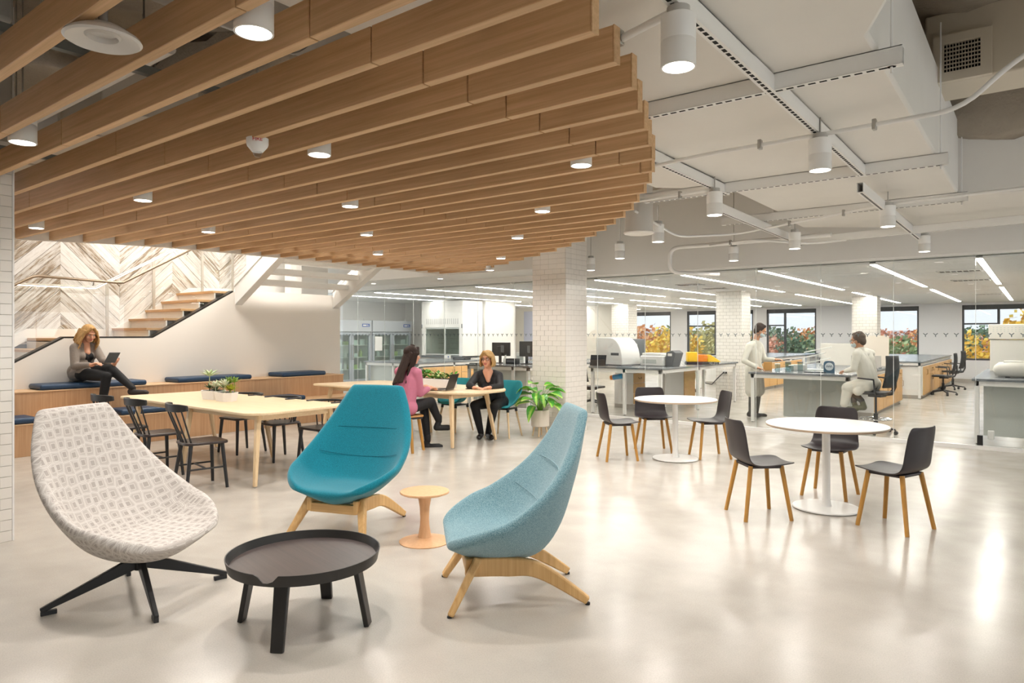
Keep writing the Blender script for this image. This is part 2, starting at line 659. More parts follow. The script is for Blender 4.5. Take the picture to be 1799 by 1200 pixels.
# ---- oak slats: each a run of boards butted end to end
SLAT_Y0, PITCH, SZ0, SH, ST = 1.549, 0.2945, 2.60, 0.150, 0.046
rend = [(-1.28, 2.166), (-1.358, 2.479), (-1.433, 2.773), (-1.561, 3.082), (-1.674, 3.378), (-1.80, 3.677), (-1.924, 3.979), (-2.06, 4.25), (-2.204, 4.51), (-2.38, 4.79), (-2.592, 5.087), (-2.816, 5.41), (-3.065, 5.716), (-3.355, 6.04), (-3.645, 6.35), (-3.96, 6.66), (-4.316, 6.97), (-4.738, 7.29), (-5.19, 7.6), (-5.70, 7.90), (-6.30, 8.25), (-6.88, 8.58), (-7.485, 8.90)]


def right_end(y):
    if y <= rend[0][1]:
        return rend[0][0] + (rend[0][1] - y) * 0.2
    for (xa, ya), (xb, yb) in zip(rend, rend[1:]):
        if y <= yb:
            return xa + (xb - xa) * (y - ya) / (yb - ya)
    return rend[-1][0]


FASCIA = [(-9.55, 0.6), (-9.42, 1.9), (-9.22, 2.8), (-8.98, 3.25), (-8.80, 3.6), (-8.62, 4.1), (-8.52, 4.9), (-8.49, 6.0), (-8.50, 9.15)]


def left_end(y):
    for (xa, ya), (xb, yb) in zip(FASCIA, FASCIA[1:]):
        if y <= yb:
            return xa + (xb - xa) * (y - ya) / (yb - ya)
    return FASCIA[-1][0]


poly = [(x - 0.05, y) for x, y in FASCIA] + [(x, y) for x, y in reversed(FASCIA)]
struct(MB().prism(poly[::-1], 2.592, 3.05).build('trim_4', M_WARMWHITE, smooth=60))

JOINTS = [-9.30, -6.885, -4.478, -2.138]
ks = list(range(-3, 26))
for k in ks:
    y = SLAT_Y0 + PITCH * k
    xl = left_end(y) + 0.004 if y > 1.75 else -5.93
    xr = right_end(y + ST)
    far = 25 - k
    lab = ('short oak ceiling slat nearest the glass lab wall' if far == 0 else 'oak ceiling slat, %s counting back from the glass lab wall' % ORD[far])
    t = thing('ceiling_slat', lab, 'slat', ((xl + xr) / 2, y + ST / 2, SZ0), 0, 'oak slats of the hanging ceiling')
    cx = (xl + xr) / 2
    cuts = [xl] + [j for j in JOINTS if xl + 0.25 < j < xr - 0.02] + [xr]
    for a, b in zip(cuts, cuts[1:]):
        a2 = a + (0.004 if a != xl else 0)
        b2 = b - (0.004 if b != xr else 0)
        if b2 - a2 < 0.02:
            continue
        o = MB().box(a2 - (a + b) / 2, -ST / 2, 0, b2 - (a + b) / 2, ST / 2, SH).build('board', M_SLAT, t, bevel=0.0025, smooth=0, seg=1)
        o.location = ((a + b) / 2 - cx, 0, 0)
# a plain cap closes each slat's open end
    MB().box(xr - cx, -ST / 2 - .001, -.001, xr - cx + 0.006, ST / 2 + .001, SH + .001).build('end_cap', M_SLAT, t, smooth=0)

# carriers that hold the slats, hung on rods
for i, x in enumerate((-7.9, -5.6, -3.4, -1.75)):
    y1 = {0: 8.8, 1: 7.7, 2: 5.9, 3: 3.2}[i]
    t = thing('slat_carrier', 'thin grey metal carrier above the oak slats, %s from the stairs' % ORD[i], 'carrier', (x, 0.7, SZ0 + SH), 0, 'carriers above the slats')
    MB().box(-.02, 0, 0, .02, y1 - 0.7, .04).build('rail', mat('galvanised', '#7f8482', 0.5, metal=0.6), t, smooth=0)
    y = 0.4
    while y < y1 - 0.8:
        MB().cyl((0, y, .04), (0, y, 1.3), .005, n=6).build('rod', M_STEEL, t)
        y += 1.5

# ---- round white downlights
pd = MB()
pd.lathe([(0.0, 0.0), (0.0605, 0.0), (0.0685, -0.004), (0.0685, 0.195), (0.066, 0.2), (0.0, 0.2)], n=40)
pend_me = MB().lathe([(0.0, 0.006), (0.0605, 0.004), (0.0615, -0.002), (0.0685, -0.002), (0.0685, 0.098), (0.067, 0.100), (0.0685, 0.102), (0.0685, 0.196), (0.065, 0.2), (0.0, 0.2)], n=40).mesh('shade', M_STEELWHITE)
disc_me = MB().lathe([(0.0, -0.001), (0.058, -0.001), (0.0588, 0.001), (0.058, 0.003), (0.0, 0.003)], n=40).mesh('lens', M_LAMP)
cap_me = MB().lathe([(0.0, 0.2), (0.045, 0.2), (0.045, 0.235), (0.0, 0.235)], n=28).mesh('mounting_cap', mat('grey_cap', '#b5b3ae', 0.5))
spot = bpy.data.lights.new('downlight_lamp', 'SPOT')
spot.energy = PENDANT_W
spot.color = (1.0, 0.95, 0.89)
spot.spot_size = R(160)
spot.spot_blend = 0.9
spot.shadow_soft_size = 0.035
PEND = [
    (-2.18, 1.35, 'slat', 'biggest white cylinder downlight between the slats, at the top left of the room'),
    (-4.337, 1.316, 'slat', 'white cylinder downlight by the white tiled pillar at the left edge'),
    (-3.30, 2.461, 'slat', 'white cylinder downlight between the slats next to the fire alarm strobe'),
    (-2.238, 3.609, 'slat', 'rightmost white downlight between the slats, near their stepped ends'),
    (-5.515, 2.467, 'slat', 'white downlight between the slats left of the fire alarm, above the spindle chairs'),
    (-4.502, 3.662, 'slat', 'white downlight in the middle of the slat ceiling, above the first oak table'),
    (-7.878, 2.506, 'slat', 'white downlight in front of the chevron plank wall, leftmost over the bench'),
    (-6.78, 3.683, 'slat', 'white downlight over the upper stair flight, second from the plank wall'),
    (-3.364, 4.799, 'slat', 'white downlight second from the stepped slat ends, above the blue chairs'),
    (-5.612, 4.783, 'slat', 'white downlight between the slats behind the middle one, over the oak table end'),
    (-4.479, 5.919, 'slat', 'white downlight third along the stepped slat ends'),
    (-6.879, 6.054, 'slat', 'white downlight above the seated woman in pink'),
    (-5.804, 7.296, 'slat', 'white downlight just left of the tiled column top'),
    (-7.117, 8.663, 'slat', 'farthest white downlight beyond the last short slat'),
    (-1.13, 2.548, 'open', 'largest white cylinder pendant hanging below the duct, nearest the camera'),
    (-1.115, 4.701, 'open', 'white cylinder pendant under the duct edge, second from the camera'),
    (-2.27, 5.887, 'open', 'white cylinder pendant where two struts cross, right of the slat ends'),
    (-1.167, 7.535, 'open', 'white cylinder pendant above the right round table, third along the duct edge'),
    (-3.431, 7.182, 'open', 'white cylinder pendant beside the round duct end, above the left round table'),
    (-2.374, 8.772, 'open', 'white cylinder pendant below the last strut crossing by the lab soffit'),
    (-4.587, 8.406, 'open', 'white cylinder pendant on a long rod right of the slats'),
    (-3.443, 9.652, 'open', 'white cylinder pendant on a thin rod against the lab soffit'),
    (-1.15, 10.075, 'open', 'farthest white pendant at the right, close to the lab soffit'),
    (-5.81, 9.668, 'open', 'white cylinder pendant just right of the tiled column'),
]
def in_gap(x, y):
    # slide the lamp along its sight line until it hangs clear between two slats
    k = int(math.floor((y - SLAT_Y0) / PITCH)) + 2
    while True:
        lo_, hi_ = SLAT_Y0 + PITCH * k + ST + .071, SLAT_Y0 + PITCH * (k + 1) - .071
        yy = min(max(y, lo_), hi_)
        z = EYE + 1.06 * yy / y
        if z <= 2.612:
            return x * yy / y, yy, min(z, 2.58)
        k -= 1


for x, y, kind, lab in PEND:
    xx_, yy_, zz_ = in_gap(x, y) if kind == 'slat' and y < 8.5 else (x, y, 2.56)
    t = thing('pendant_downlight', lab, 'light', (xx_, yy_, zz_), 0, 'cylinder downlights')
    inst('shade', pend_me, (0, 0, 0), t)
    inst('lens', disc_me, (0, 0, 0), t)
    inst('mounting_cap', cap_me, (0, 0, 0), t)
    top = 0.42 if (kind == 'open' and y > 3.5) else 1.58
    if kind == 'open' and y > 8.0:
        top = 1.62
    if (x, y) == (-1.13, 2.548):
        top = 0.36
    MB().cyl((0, 0, 0.235), (0, 0, top), 0.005, n=8).build('rod', M_STEEL, t)
    lo = bpy.data.objects.new('downlight_lamp', spot)
    COL.objects.link(lo)
    lo.parent = t
    lo.location = (0, 0, -0.02)

# ---- things hung among the slats
t = thing('hanging_speaker', 'white saucer-shaped ceiling fixture on a grey stem between two slats', 'fixture', (-2.68, 1.06, 2.56))
MB().lathe([(0.0, 0.03), (0.045, 0.03), (0.05, 0.012), (0.06, 0.02), (0.118, 0.0), (0.127, 0.006), (0.12, 0.018), (0.07, 0.05), (0.0, 0.055)], n=48).build('saucer', mat('pearl_plastic', '#cfcac4', 0.4), t)
MB().cyl((0, 0, .05), (0, 0, .20), .016, n=16).lathe([(0.0, .2), (.03, .2), (.034, .24), (0, .25)], n=20).build('stem', mat('grey_stem', '#8d8883', 0.5), t)
MB().cyl((0, 0, .24), (0, 0, 1.4), .008, n=8).build('rod', M_STEEL, t)

t = thing('fire_alarm_strobe', 'white round fire alarm strobe with red FIRE lettering between the slats', 'alarm', (-3.50, 2.19, 2.535))
MB().lathe([(0.0, 0.0), (.03, 0.0), (.055, .03), (.06, .045), (.06, .075), (0, .085)], n=36).build('body', M_STEELWHITE, t)
MB().lathe([(0.0, -0.03), (.014, -.028), (.024, -.012), (.026, 0.004), (0, 0.004)], n=20).build('lens', glass('strobe_lens', (.8, .82, .84)), t)
MB().cyl((0, 0, .08), (0, 0, 1.4), .007, n=8).build('rod', M_STEEL, t)
def text(name, body, size, loc, rot, m, parent=None, ext=0.0015, align='CENTER'):
    cu = bpy.data.curves.new(name, 'FONT')
    cu.body = body
    cu.size = size
    cu.extrude = ext
    cu.align_x = align
    cu.align_y = 'CENTER'
    cu.resolution_u = 3
    o = bpy.data.objects.new(name, cu)
    COL.objects.link(o)
    o.data.materials.append(m)
    o.location = loc
    o.rotation_euler = rot
    bpy.context.view_layer.update()
    me = bpy.data.meshes.new_from_object(o.evaluated_get(bpy.context.evaluated_depsgraph_get()))
    me.name = name
    bpy.data.objects.remove(o)
    q = inst(name, me, loc, parent, rot)
    return q
text('lettering', 'FIRE', 0.03, (0.0515, -0.0322, 0.058), (R(90), 0, R(58)), mat('alarm_red', '#c8231d', 0.5), t)
t = thing('slat_clip', 'tiny black clip on the slat end above the round duct', 'clip', V(1109.5, 346, 6.05))
MB().tube([(-.02, 0, .03), (-.02, 0, -.02), (0, 0, -.03), (.02, 0, -.02), (.02, 0, .03)], .005, n=6).build('hook', M_BLACK, t)

# ducts and pipes seen between the slats
M_DUCTGREY = mat('grey_duct', '#9b968e', 0.5, noise=.08)
t = thing('spiral_duct', 'round grey duct above the slats at the top left', 'duct', (-3.05, 1.0, 3.25))
MB().cyl((0, -1.8, 0), (0, 2.0, 0), .27, n=40).build('shell', M_DUCTGREY, t)
for i in range(7):
    MB().cyl((0, -1.6 + i * .55, 0), (0, -1.58 + i * .55, 0), .277, n=40).build('seam', M_DUCTGREY, t)
t = thing('rectangular_duct', 'flat pale duct running above the slats beside the round duct', 'duct', (-7.6, 2.4, 3.1))
MB().box(-1.6, -.35, 0, 2.4, .35, .32).build('shell', mat('pale_duct', '#c9c3b8', 0.6), t, bevel=.01)
for i in range(3):
    MB().box(-1.4 + i * 1.5, -.37, -.015, -1.34 + i * 1.5, .37, .335).build('flange', mat('pale_duct', '#c9c3b8'), t)
t = thing('foil_duct', 'grey insulated duct above the nearest slat at the left edge', 'duct', (-4.9, 0.9, 3.0))
MB().box(-1.6, -.3, 0, 1.0, .25, .4).build('shell', mat('insulation', '#9a9a96', 0.6, noise=.3, nscale=9), t, bevel=.02)
for i, (y, z, r) in enumerate([(1.75, 3.0, .03), (4.35, 3.15, .04), (5.6, 3.1, .03)]):
    t = thing('ceiling_pipe', 'pale pipe above the oak slats, %s from the camera' % ORD[i], 'pipe', (-5.9, y, z), 0, 'pipes above the slats')
    MB().cyl((-2.5, 0, 0), (2.3, 0, 0), r, n=14).build('pipe', M_CEIL, t)
    for q in (-2.2, 0, 2.0):
        MB().cyl((q, 0, r), (q, 0, 4.0 - z), .006, n=6).build('hanger', M_STEEL, t)

# ---- the big white duct and its strut grid
DZ = 2.90
M_DUCTFACE = M_CEIL
t = thing('main_duct', 'wide flat white duct hanging above the cafe tables', 'duct', (0, 0, 0))
xr = -0.63
main = [(-2.55, -2.0), (-0.33, -2.0), (-0.33, 2.75), (-0.40, 3.0), (xr, 3.55), (xr, 8.05), (-2.36, 8.05), (-2.36, 6.5), (-2.9, 6.0), (-2.9, 4.2), (-2.55, 3.6)]
MB().prism(main, DZ, 3.62).build('trunk', M_DUCTFACE, t, bevel=.02)
branch = [(-2.42, 8.06), (xr - .02, 8.06), (-.2, 8.3), (3.5, 8.3), (3.5, 10.25), (-1.2, 10.25), (-2.42, 9.3)]
MB().prism(branch, DZ - .01, 3.5).build('branch', M_DUCTFACE, t, bevel=.02)
for y in (0.9, 3.9, 5.1):
    MB().box(-2.5, y, DZ - .004, xr + .0, y + .012, DZ + .002).build('seam', M_DUCTFACE, t)


def strut(lab, p0, p1, slots=True, rods=(), h=.085, w=.05):
    p0, p1 = Vector(p0), Vector(p1)
    L = (p1 - p0).length
    d = (p1 - p0).normalized()
    ang = math.atan2(d.y, d.x)
    t = thing('channel_strut', lab, 'strut', p0, ang, 'slotted struts under the white duct')
    MB().box(0, -w / 2, .003, L, -w / 2 + .004, h).box(0, w / 2 - .004, .003, L, w / 2, h).box(0, -w / 2, h - .004, L, w / 2, h).box(0, -w / 2, 0, L, w / 2, .004).build('channel', M_STEELWHITE, t, smooth=0)
    if slots:
        m = MB()
        q = .05
        while q < L - .05:
            m.box(q, -.009, -.001, q + .036, .009, .0)
            q += .055
        m.build('slots', M_DARK, t, smooth=0, kind='stuff')
    for q in rods:
        MB().cyl((q, 0, 0), (q, 0, 1.1), .006, n=8).lathe([(0, -.03), (.006, -.03), (.006, 0), (.02, 0), (.02, .012), (0, .012)], c=(q, 0, 0), n=10).build('rod', M_STEELWHITE, t)
    return t


SZ = DZ - .09
strut('long slotted strut nearest the duct edge, running from the near pendant to the second', (-1.145, .6, SZ - .003), (-1.145, 6.25, SZ - .003), rods=(.5,))
strut('long slotted strut right of the slat ends, second from the duct edge', (-2.31, 3.5, SZ - .003), (-2.31, 6.3, SZ - .003))
strut('short slotted strut dropped below the duct edge toward the third pendant', (-1.21, 6.45, SZ - .09), (-1.21, 10.2, SZ - .09))
strut('far slotted strut leading to the pendant by the soffit', (-2.50, 6.4, SZ - .09), (-2.56, 9.8, SZ - .09))
strut('cross strut under the duct nearest the camera', (-2.6, 3.78, SZ), (-.52, 3.78, SZ), rods=(2.03,), h=.09)
strut('cross strut under the duct above the second pendant', (-3.1, 6.2, SZ), (-.55, 6.2, SZ), rods=(2.5,), h=.09)
strut('cross strut under the duct where the side branch turns off', (-3.0, 8.02, SZ), (-.55, 8.02, SZ), rods=(2.4,), h=.09)
strut('farthest cross strut below the branch duct', (-2.6, 9.55, SZ - .1), (1.2, 9.05, SZ - .1), slots=False)


def conduit(lab, pts, r=.014, clips=()):
    p0 = Vector(pts[0])
    t = thing('electrical_conduit', lab, 'conduit', p0, 0, 'white conduits on the duct')
    # round the corners
    P = [Vector(p) - p0 for p in pts]
    out = [P[0]]
    for a, b, c in zip(P, P[1:], P[2:]):
        k = min(.18, (b - a).length * .4, (c - b).length * .4)
        s0 = b + (a - b).normalized() * k
        s1 = b + (c - b).normalized() * k
        for q in range(6):
            u = q / 5
            out.append(s0 * (1 - u) ** 2 + b * 2 * u * (1 - u) + s1 * u * u)
    out.append(P[-1])
    MB().tube(out, r, n=10).build('tube', M_STEELWHITE, t)
    for c in clips:
        c = Vector(c) - p0
        MB().box(c.x - .012, c.y - .022, c.z - .03, c.x + .012, c.y + .022, c.z + .035).build('clamp', M_STEEL, t, bevel=.004)
    return t


conduit('white conduit feeding the second pendant and bending up at the right', [(-2.31, 4.8, 2.79), (-1.9, 4.72, 2.79), (-1.12, 4.70, 2.79), (-.35, 4.66, 2.79), (-.1, 4.62, 3.0), (.6, 4.4, 3.25)], clips=[(-1.5, 4.71, 2.79), (-.8, 4.69, 2.79)])
conduit('white conduit feeding the nearest pendant from the slat ends', [(-1.9, 2.9, 2.76), (-1.5, 2.62, 2.76), (-1.13, 2.55, 2.79)], r=.017, clips=[(-1.42, 2.6, 2.77)])
conduit('white conduit running to the pendant at the strut crossing', [(-3.6, 6.0, 2.78), (-2.9, 5.9, 2.78), (-2.27, 5.89, 2.79)], clips=[(-2.6, 5.9, 2.78)])
conduit('long white conduit along the far cross strut', [(-3.4, 6.55, 2.82), (-3.38, 7.6, 2.66), (-2.9, 8.2, 2.72), (-1.17, 7.54, 2.78), (1.2, 7.3, 2.78)], clips=[(-2.2, 7.93, 2.74), (-1.6, 7.7, 2.76)])
conduit('thick white pipe with elbow beside the lab soffit', [(-2.1, 9.4, 2.78), (-4.3, 9.4, 2.78), (-4.3, 9.4, 2.42), (-3.75, 9.9, 2.40)], r=.03)
conduit('white sprinkler pipe below the duct end with capped stubs', [(-3.5, 8.9, 2.70), (-2.9, 8.8, 2.72), (-2.3, 9.2, 2.66), (-1.9, 9.3, 2.69)], r=.016, clips=[(-3.2, 8.85, 2.71)])

t = thing('round_duct_end', 'short round white duct end hanging beyond the slat tips', 'duct', (-3.45, 6.75, 2.60))
MB().cyl((0, 0, .85), (0, 0, 1.32), .02, n=8).build('rod', M_STEEL, t)
MB().lathe([(0.13, 0.01), (0.155, 0.0), (0.165, 0.012), (0.15, .03), (0.145, .9), (0.0, .9)], n=40).build('drum', M_CEIL, t)

# exhaust grille on a boxed duct at the top right
t = thing('grille_duct', 'boxed white duct with a square grille at the top right', 'duct', (-.42, 6.35, 3.62))
MB().box(-.3, 0, -.14, 2.6, .5, .42).build('box', mat('cream_duct', '#cfc6b6', .6), t, bevel=.015)
fr = MB()
x0, x1, z0, z1 = -.24, .14, -.14, .22
fr.box(x0, -.05, z0, x1, 0, z0 + .07).box(x0, -.05, z1 - .07, x1, 0, z1).box(x0, -.05, z0 + .07, x0 + .07, 0, z1 - .07).box(x1 - .07, -.05, z0 + .07, x1, 0, z1 - .07)
fr.build('grille_frame', mat('cream_duct', '#cfc6b6'), t, smooth=0)
MB().box(x0 + .07, -.012, z0 + .07, x1 - .07, -.004, z1 - .07).build('grille_back', M_DARK, t)
bars = MB()
for i in range(13):
    xx = x0 + .07 + (x1 - x0 - .14) * i / 12
    bars.box(xx - .002, -.045, z0 + .07, xx + .002, -.015, z1 - .07)
for i in range(8):
    zz = z0 + .07 + (z1 - z0 - .14) * i / 7
    bars.box(x0 + .07, -.047, zz - .002, x1 - .07, -.02, zz + .002)
bars.build('grille_bars', mat('cream_duct', '#cfc6b6'), t, kind='stuff')
t = thing('corner_duct', 'white duct corner cut off by the top right edge', 'duct', (.22, 5.1, 3.22))
MB().prism([(0, 0), (1.4, 0), (1.4, .7), (.1, .7)], 0, .7).build('box', M_CEIL, t, bevel=.02)
MB().cyl((.35, .3, .4), (.35, -1.5, .5), .22, n=28).build('collar', M_CEIL, t)

# ---- tiled column and tiled pillar (each tile its own piece)
M_TILE = mat('subway_tile', '#e7e2db', 0.16, noise=.015, nscale=3)
M_GROUT = mat('grout', '#b9b3aa', 0.9)
TL, TH, GR = 0.1525, 0.0785, 0.0035


def tile_mesh(w, name='tile'):
    return MB().box(-w / 2, -.004, -TH / 2 + GR / 2, w / 2, .004, TH / 2 - GR / 2).mesh(name, M_TILE, smooth=0)


TILE_FULL, TILE_HALF = tile_mesh(TL - GR), tile_mesh(TL / 2 - GR)


def tiled_face(parent, org, rot, width, rows_, start=0, zbase=0):
    """rows of running-bond tiles on a vertical face; org = bottom left corner, local x runs along the face"""
    ux, uy = math.cos(rot), math.sin(rot)
    n = int(round(width / TL))
    for r in range(start, rows_):
        z = zbase + (r + .5) * TH
        pos = []
        if r % 2 == 0:
            pos = [((i + .5) * TL, TILE_FULL) for i in range(n)]
        else:
            pos = [(TL / 4, TILE_HALF)] + [((i + 1) * TL, TILE_FULL) for i in range(n - 1)] + [(n * TL - TL / 4, TILE_HALF)]
        for p, me in pos:
            inst('tile', me, (org[0] + ux * p, org[1] + uy * p, z), parent, (0, 0, rot))


# column: faces -Y and +X in view
cw = 4 * TL
col = anchor('wall_column')
cx0, cy0 = -6.285, 8.70
MB().box(cx0, cy0, 0, cx0 + cw, cy0 + cw, 4.1).build('core', M_GROUT, col, smooth=0)
tiled_face(col, (cx0, cy0 - .003), 0, cw, 33)
tiled_face(col, (cx0 + cw + .003, cy0), R(90), cw, 33)
up = MB()
for r in range(33, 44):
    z = (r + .5) * TH
    for i in range(4):
        up.box(cx0 + i * TL + GR / 2, cy0 - .006, z - TH / 2 + GR / 2, cx0 + (i + 1) * TL - GR / 2, cy0, z + TH / 2 - GR / 2)
        up.box(cx0 + cw, cy0 + i * TL + GR / 2, z - TH / 2 + GR / 2, cx0 + cw + .006, cy0 + (i + 1) * TL - GR / 2, z + TH / 2 - GR / 2)
up.build('upper_tiles', M_TILE, col, smooth=0, kind='stuff')
# pillar at the left edge of the frame: only its +X face shows
pil = anchor('wall_pillar')
px1, py1 = -5.945, 1.738
MB().box(px1 - cw, py1 - cw, 0, px1, py1, 4.1).build('core', M_GROUT, pil, smooth=0)
tiled_face(pil, (px1 + .003, py1 - cw), R(90), cw, 37)
MB().box(px1 - .05, py1, 0, px1 + .008, py1 + .012, 3.9).build('edge_strip', M_STEELWHITE, pil, smooth=0)

# ---- soffit over the glass wall, recessed ceiling at the far left
GY = 10.87
GT = 2.59
struct(MB().box(-16, GY - .06, GT, 4, GY + .10, 4.3).build('wall_soffit', M_WHITE, smooth=0))
struct(MB().box(-14, 9.72, 2.66, -6.7, GY - .06, 4.1).build('wall_bulkhead', M_WHITE, smooth=0))
for i, (x, y) in enumerate([(-9.75, 10.25), (-11.85, 10.3)]):
    t = thing('recessed_downlight', ['small recessed downlight in the white bulkhead nearest the slats', 'small recessed downlight in the white bulkhead by the stair stringer'][i], 'light', (x, y, 2.66), 0, 'recessed downlights')
    MB().lathe([(.05, -.001), (.07, -.006), (.075, 0), (.05, 0)], n=28).build('rim', M_STEELWHITE, t)
    MB().lathe([(0, -.003), (.05, -.003), (.05, 0), (0, 0)], n=24).build('lens', M_LAMP, t)

# ---- glass wall: panes between fine joints, floor channel, head channel, frosted marks
gw = anchor('wall_glass')
edges = [-15.4]
x = -0.659
xs = [x]
while x > -15.3:
    x -= .955
    xs.append(x)
xs = sorted(xs + [.296, 1.25, 2.2])
for a, b in zip(xs, xs[1:]):
    MB().box(a + .003, GY - .005, .045, b - .003, GY + .005, GT - .02).build('pane', M_GLASS, gw, smooth=0)
for a in xs:
    MB().box(a - .0022, GY - .0055, .045, a + .0022, GY + .0055, GT - .02).build('joint', mat('silicone', '#e3e8e6', .4), gw, smooth=0)
MB().box(xs[0], GY - .035, 0, xs[-1], GY + .035, .05).build('floor_channel', M_STEELWHITE, gw, smooth=0)
MB().box(xs[0], GY - .03, GT - .03, xs[-1], GY + .03, GT).build('head_channel', M_STEELWHITE, gw, smooth=0)
mk = MB()
M_MARK = mat('etched_mark', '#6f7a7c', .6)
x = -14.2
while x < 1.2:
    for dx, dz in ((-.026, .026), (.026, .026), (0, -.026)):
        mk.beam((x, GY - .0062, 1.5), (x + dx, GY - .0062, 1.5 + dz), .0015, .011, up=(0, -1, 0) if False else (-dz, 0, dx))
    x += .119
mk.build('etched_marks', M_MARK, gw, smooth=0, kind='stuff')
t = thing('floor_hinge', 'black floor hinge at the corner of the glass door', 'hinge', (-.655, GY, .055))
MB().box(.012, -.018, 0, .075, .018, .13).build('plate', M_BLACK, t, bevel=.003)
t = thing('door_stop', 'small white box on the glass just beside the black hinge', 'box', (-.53, GY + .03, .14))
MB().box(0, 0, 0, .07, .05, .11).build('case', M_STEELWHITE, t, bevel=.008)

# ---- lab shell
LZ = 2.53
LY1 = 26.2
# ceiling tiles with joints, on a slab
cl = anchor('ceiling_lab')
MB().box(-17, GY + .1, LZ + .03, 4, LY1 + .2, LZ + .1).build('backing', mat('ceiling_grid', '#c9c9c7', .7), cl, smooth=0)
M_ACT = mat('ceiling_tile', '#efefee', .8, bump=.1, bscale=60)
bays = [(-16.9, -14.1), (-14.1, -12.6), (-12.6, -10.85), (-10.85, -9.4), (-9.4, -7.85), (-7.85, -6.5), (-6.5, -4.8), (-4.8, -3.5), (-3.5, -1.9), (-1.9, -.63), (-.63, 1.0), (1.0, 3.9)]
ty = GY + .12
pitch_y = (LY1 - ty) / 22
for i in range(22):
    for a, b in bays:
        key = 'act_%.2f' % (b - a)
        if key not in MATS:
            MATS[key] = MB().box(0, 0, 0, b - a - .075, pitch_y - .012, .022).mesh('ceiling_tile', M_ACT, smooth=0)
        inst('ceiling_tile', MATS[key], (a + .0375, ty + i * pitch_y + .006, LZ), cl)
rl = MB()
for a, b in bays[1:]:
    rl.box(a - .034, GY + .12, LZ - .002, a + .034, LY1, LZ + .01)
rl.build('ceiling_rails', M_STEELWHITE, cl, smooth=0, kind='stuff')
n = 0
for i, (xx, names) in enumerate([(-.63, 'rightmost row'), (-1.9, 'second row from the right'), (-3.5, 'third row from the right'), (-4.8, 'fourth row from the right'), (-6.5, 'fifth row from the right'), (-7.85, 'sixth row from the right'), (-9.4, 'seventh row from the right'), (-10.85, 'eighth row from the right'), (-12.6, 'ninth row from the right'), (-14.1, 'leftmost row')]):
    for j, (ya, yb) in enumerate([(11.0, 16.8), (17.9, 24.7)]):
        t = thing('linear_ceiling_light', 'slim lit ceiling strip in the lab, %s, %s' % (names, 'near the glass' if j == 0 else 'near the windows'), 'light', (xx, (ya + yb) / 2, LZ - .004), 0, 'lit strips in the lab ceiling')
        h = (yb - ya) / 2
        MB().box(-.045, -h, -.006, .045, h, .0).build('housing', M_STEELWHITE, t, smooth=0)
        MB().box(-.038, -h + .01, -.009, .038, h - .01, -.0065).build('diffuser', M_LED, t, smooth=0)
for i, (xx, yy, ww) in enumerate([(-1.0, 13.05, .62), (-1.0, 15.3, .62), (-1.0, 20.8, .62), (-5.6, 13.2, .5), (-5.6, 14.6, .5), (-8.6, 14.0, .5)]):
    t = thing('louvre_diffuser', 'louvred air diffuser in the lab ceiling, %s from the right-hand strip' % ORD[i], 'diffuser', (xx, yy, LZ - .002), 0, 'louvred diffusers in the lab ceiling')
    MB().box(-ww / 2, -.16, -.012, ww / 2, -.145, 0).box(-ww / 2, .145, -.012, ww / 2, .16, 0).box(-ww / 2, -.16, -.012, -ww / 2 + .015, .16, 0).box(ww / 2 - .015, -.16, -.012, ww / 2, .16, 0).build('frame', M_STEELWHITE, t, smooth=0)
    MB().box(-ww / 2 + .01, -.15, -.004, ww / 2 - .01, .15, -.001).build('throat', mat('throat_grey', '#5d5a55', .8), t, smooth=0)
    nb = 8
    for q in range(nb):
        qx = -ww / 2 + .03 + (ww - .06) * q / (nb - 1)
        MB().beam((qx, -.145, -.012), (qx, .145, -.012), .032, .004, up=(.5, 0, 1)).build('blade', M_STEELWHITE, t, smooth=0)
# unseen right-hand lab wall, added to keep sky light out; left walls
struct(MB().box(3.9, GY + .1, 0, 4.05, LY1 + .3, LZ + .4).build('wall_sky_block_lab', M_WHITE, smooth=0))
struct(MB().box(-17, GY + .1, 0, -16.35, LY1 + .3, LZ + .4).build('wall_left', M_WHITE, smooth=0))
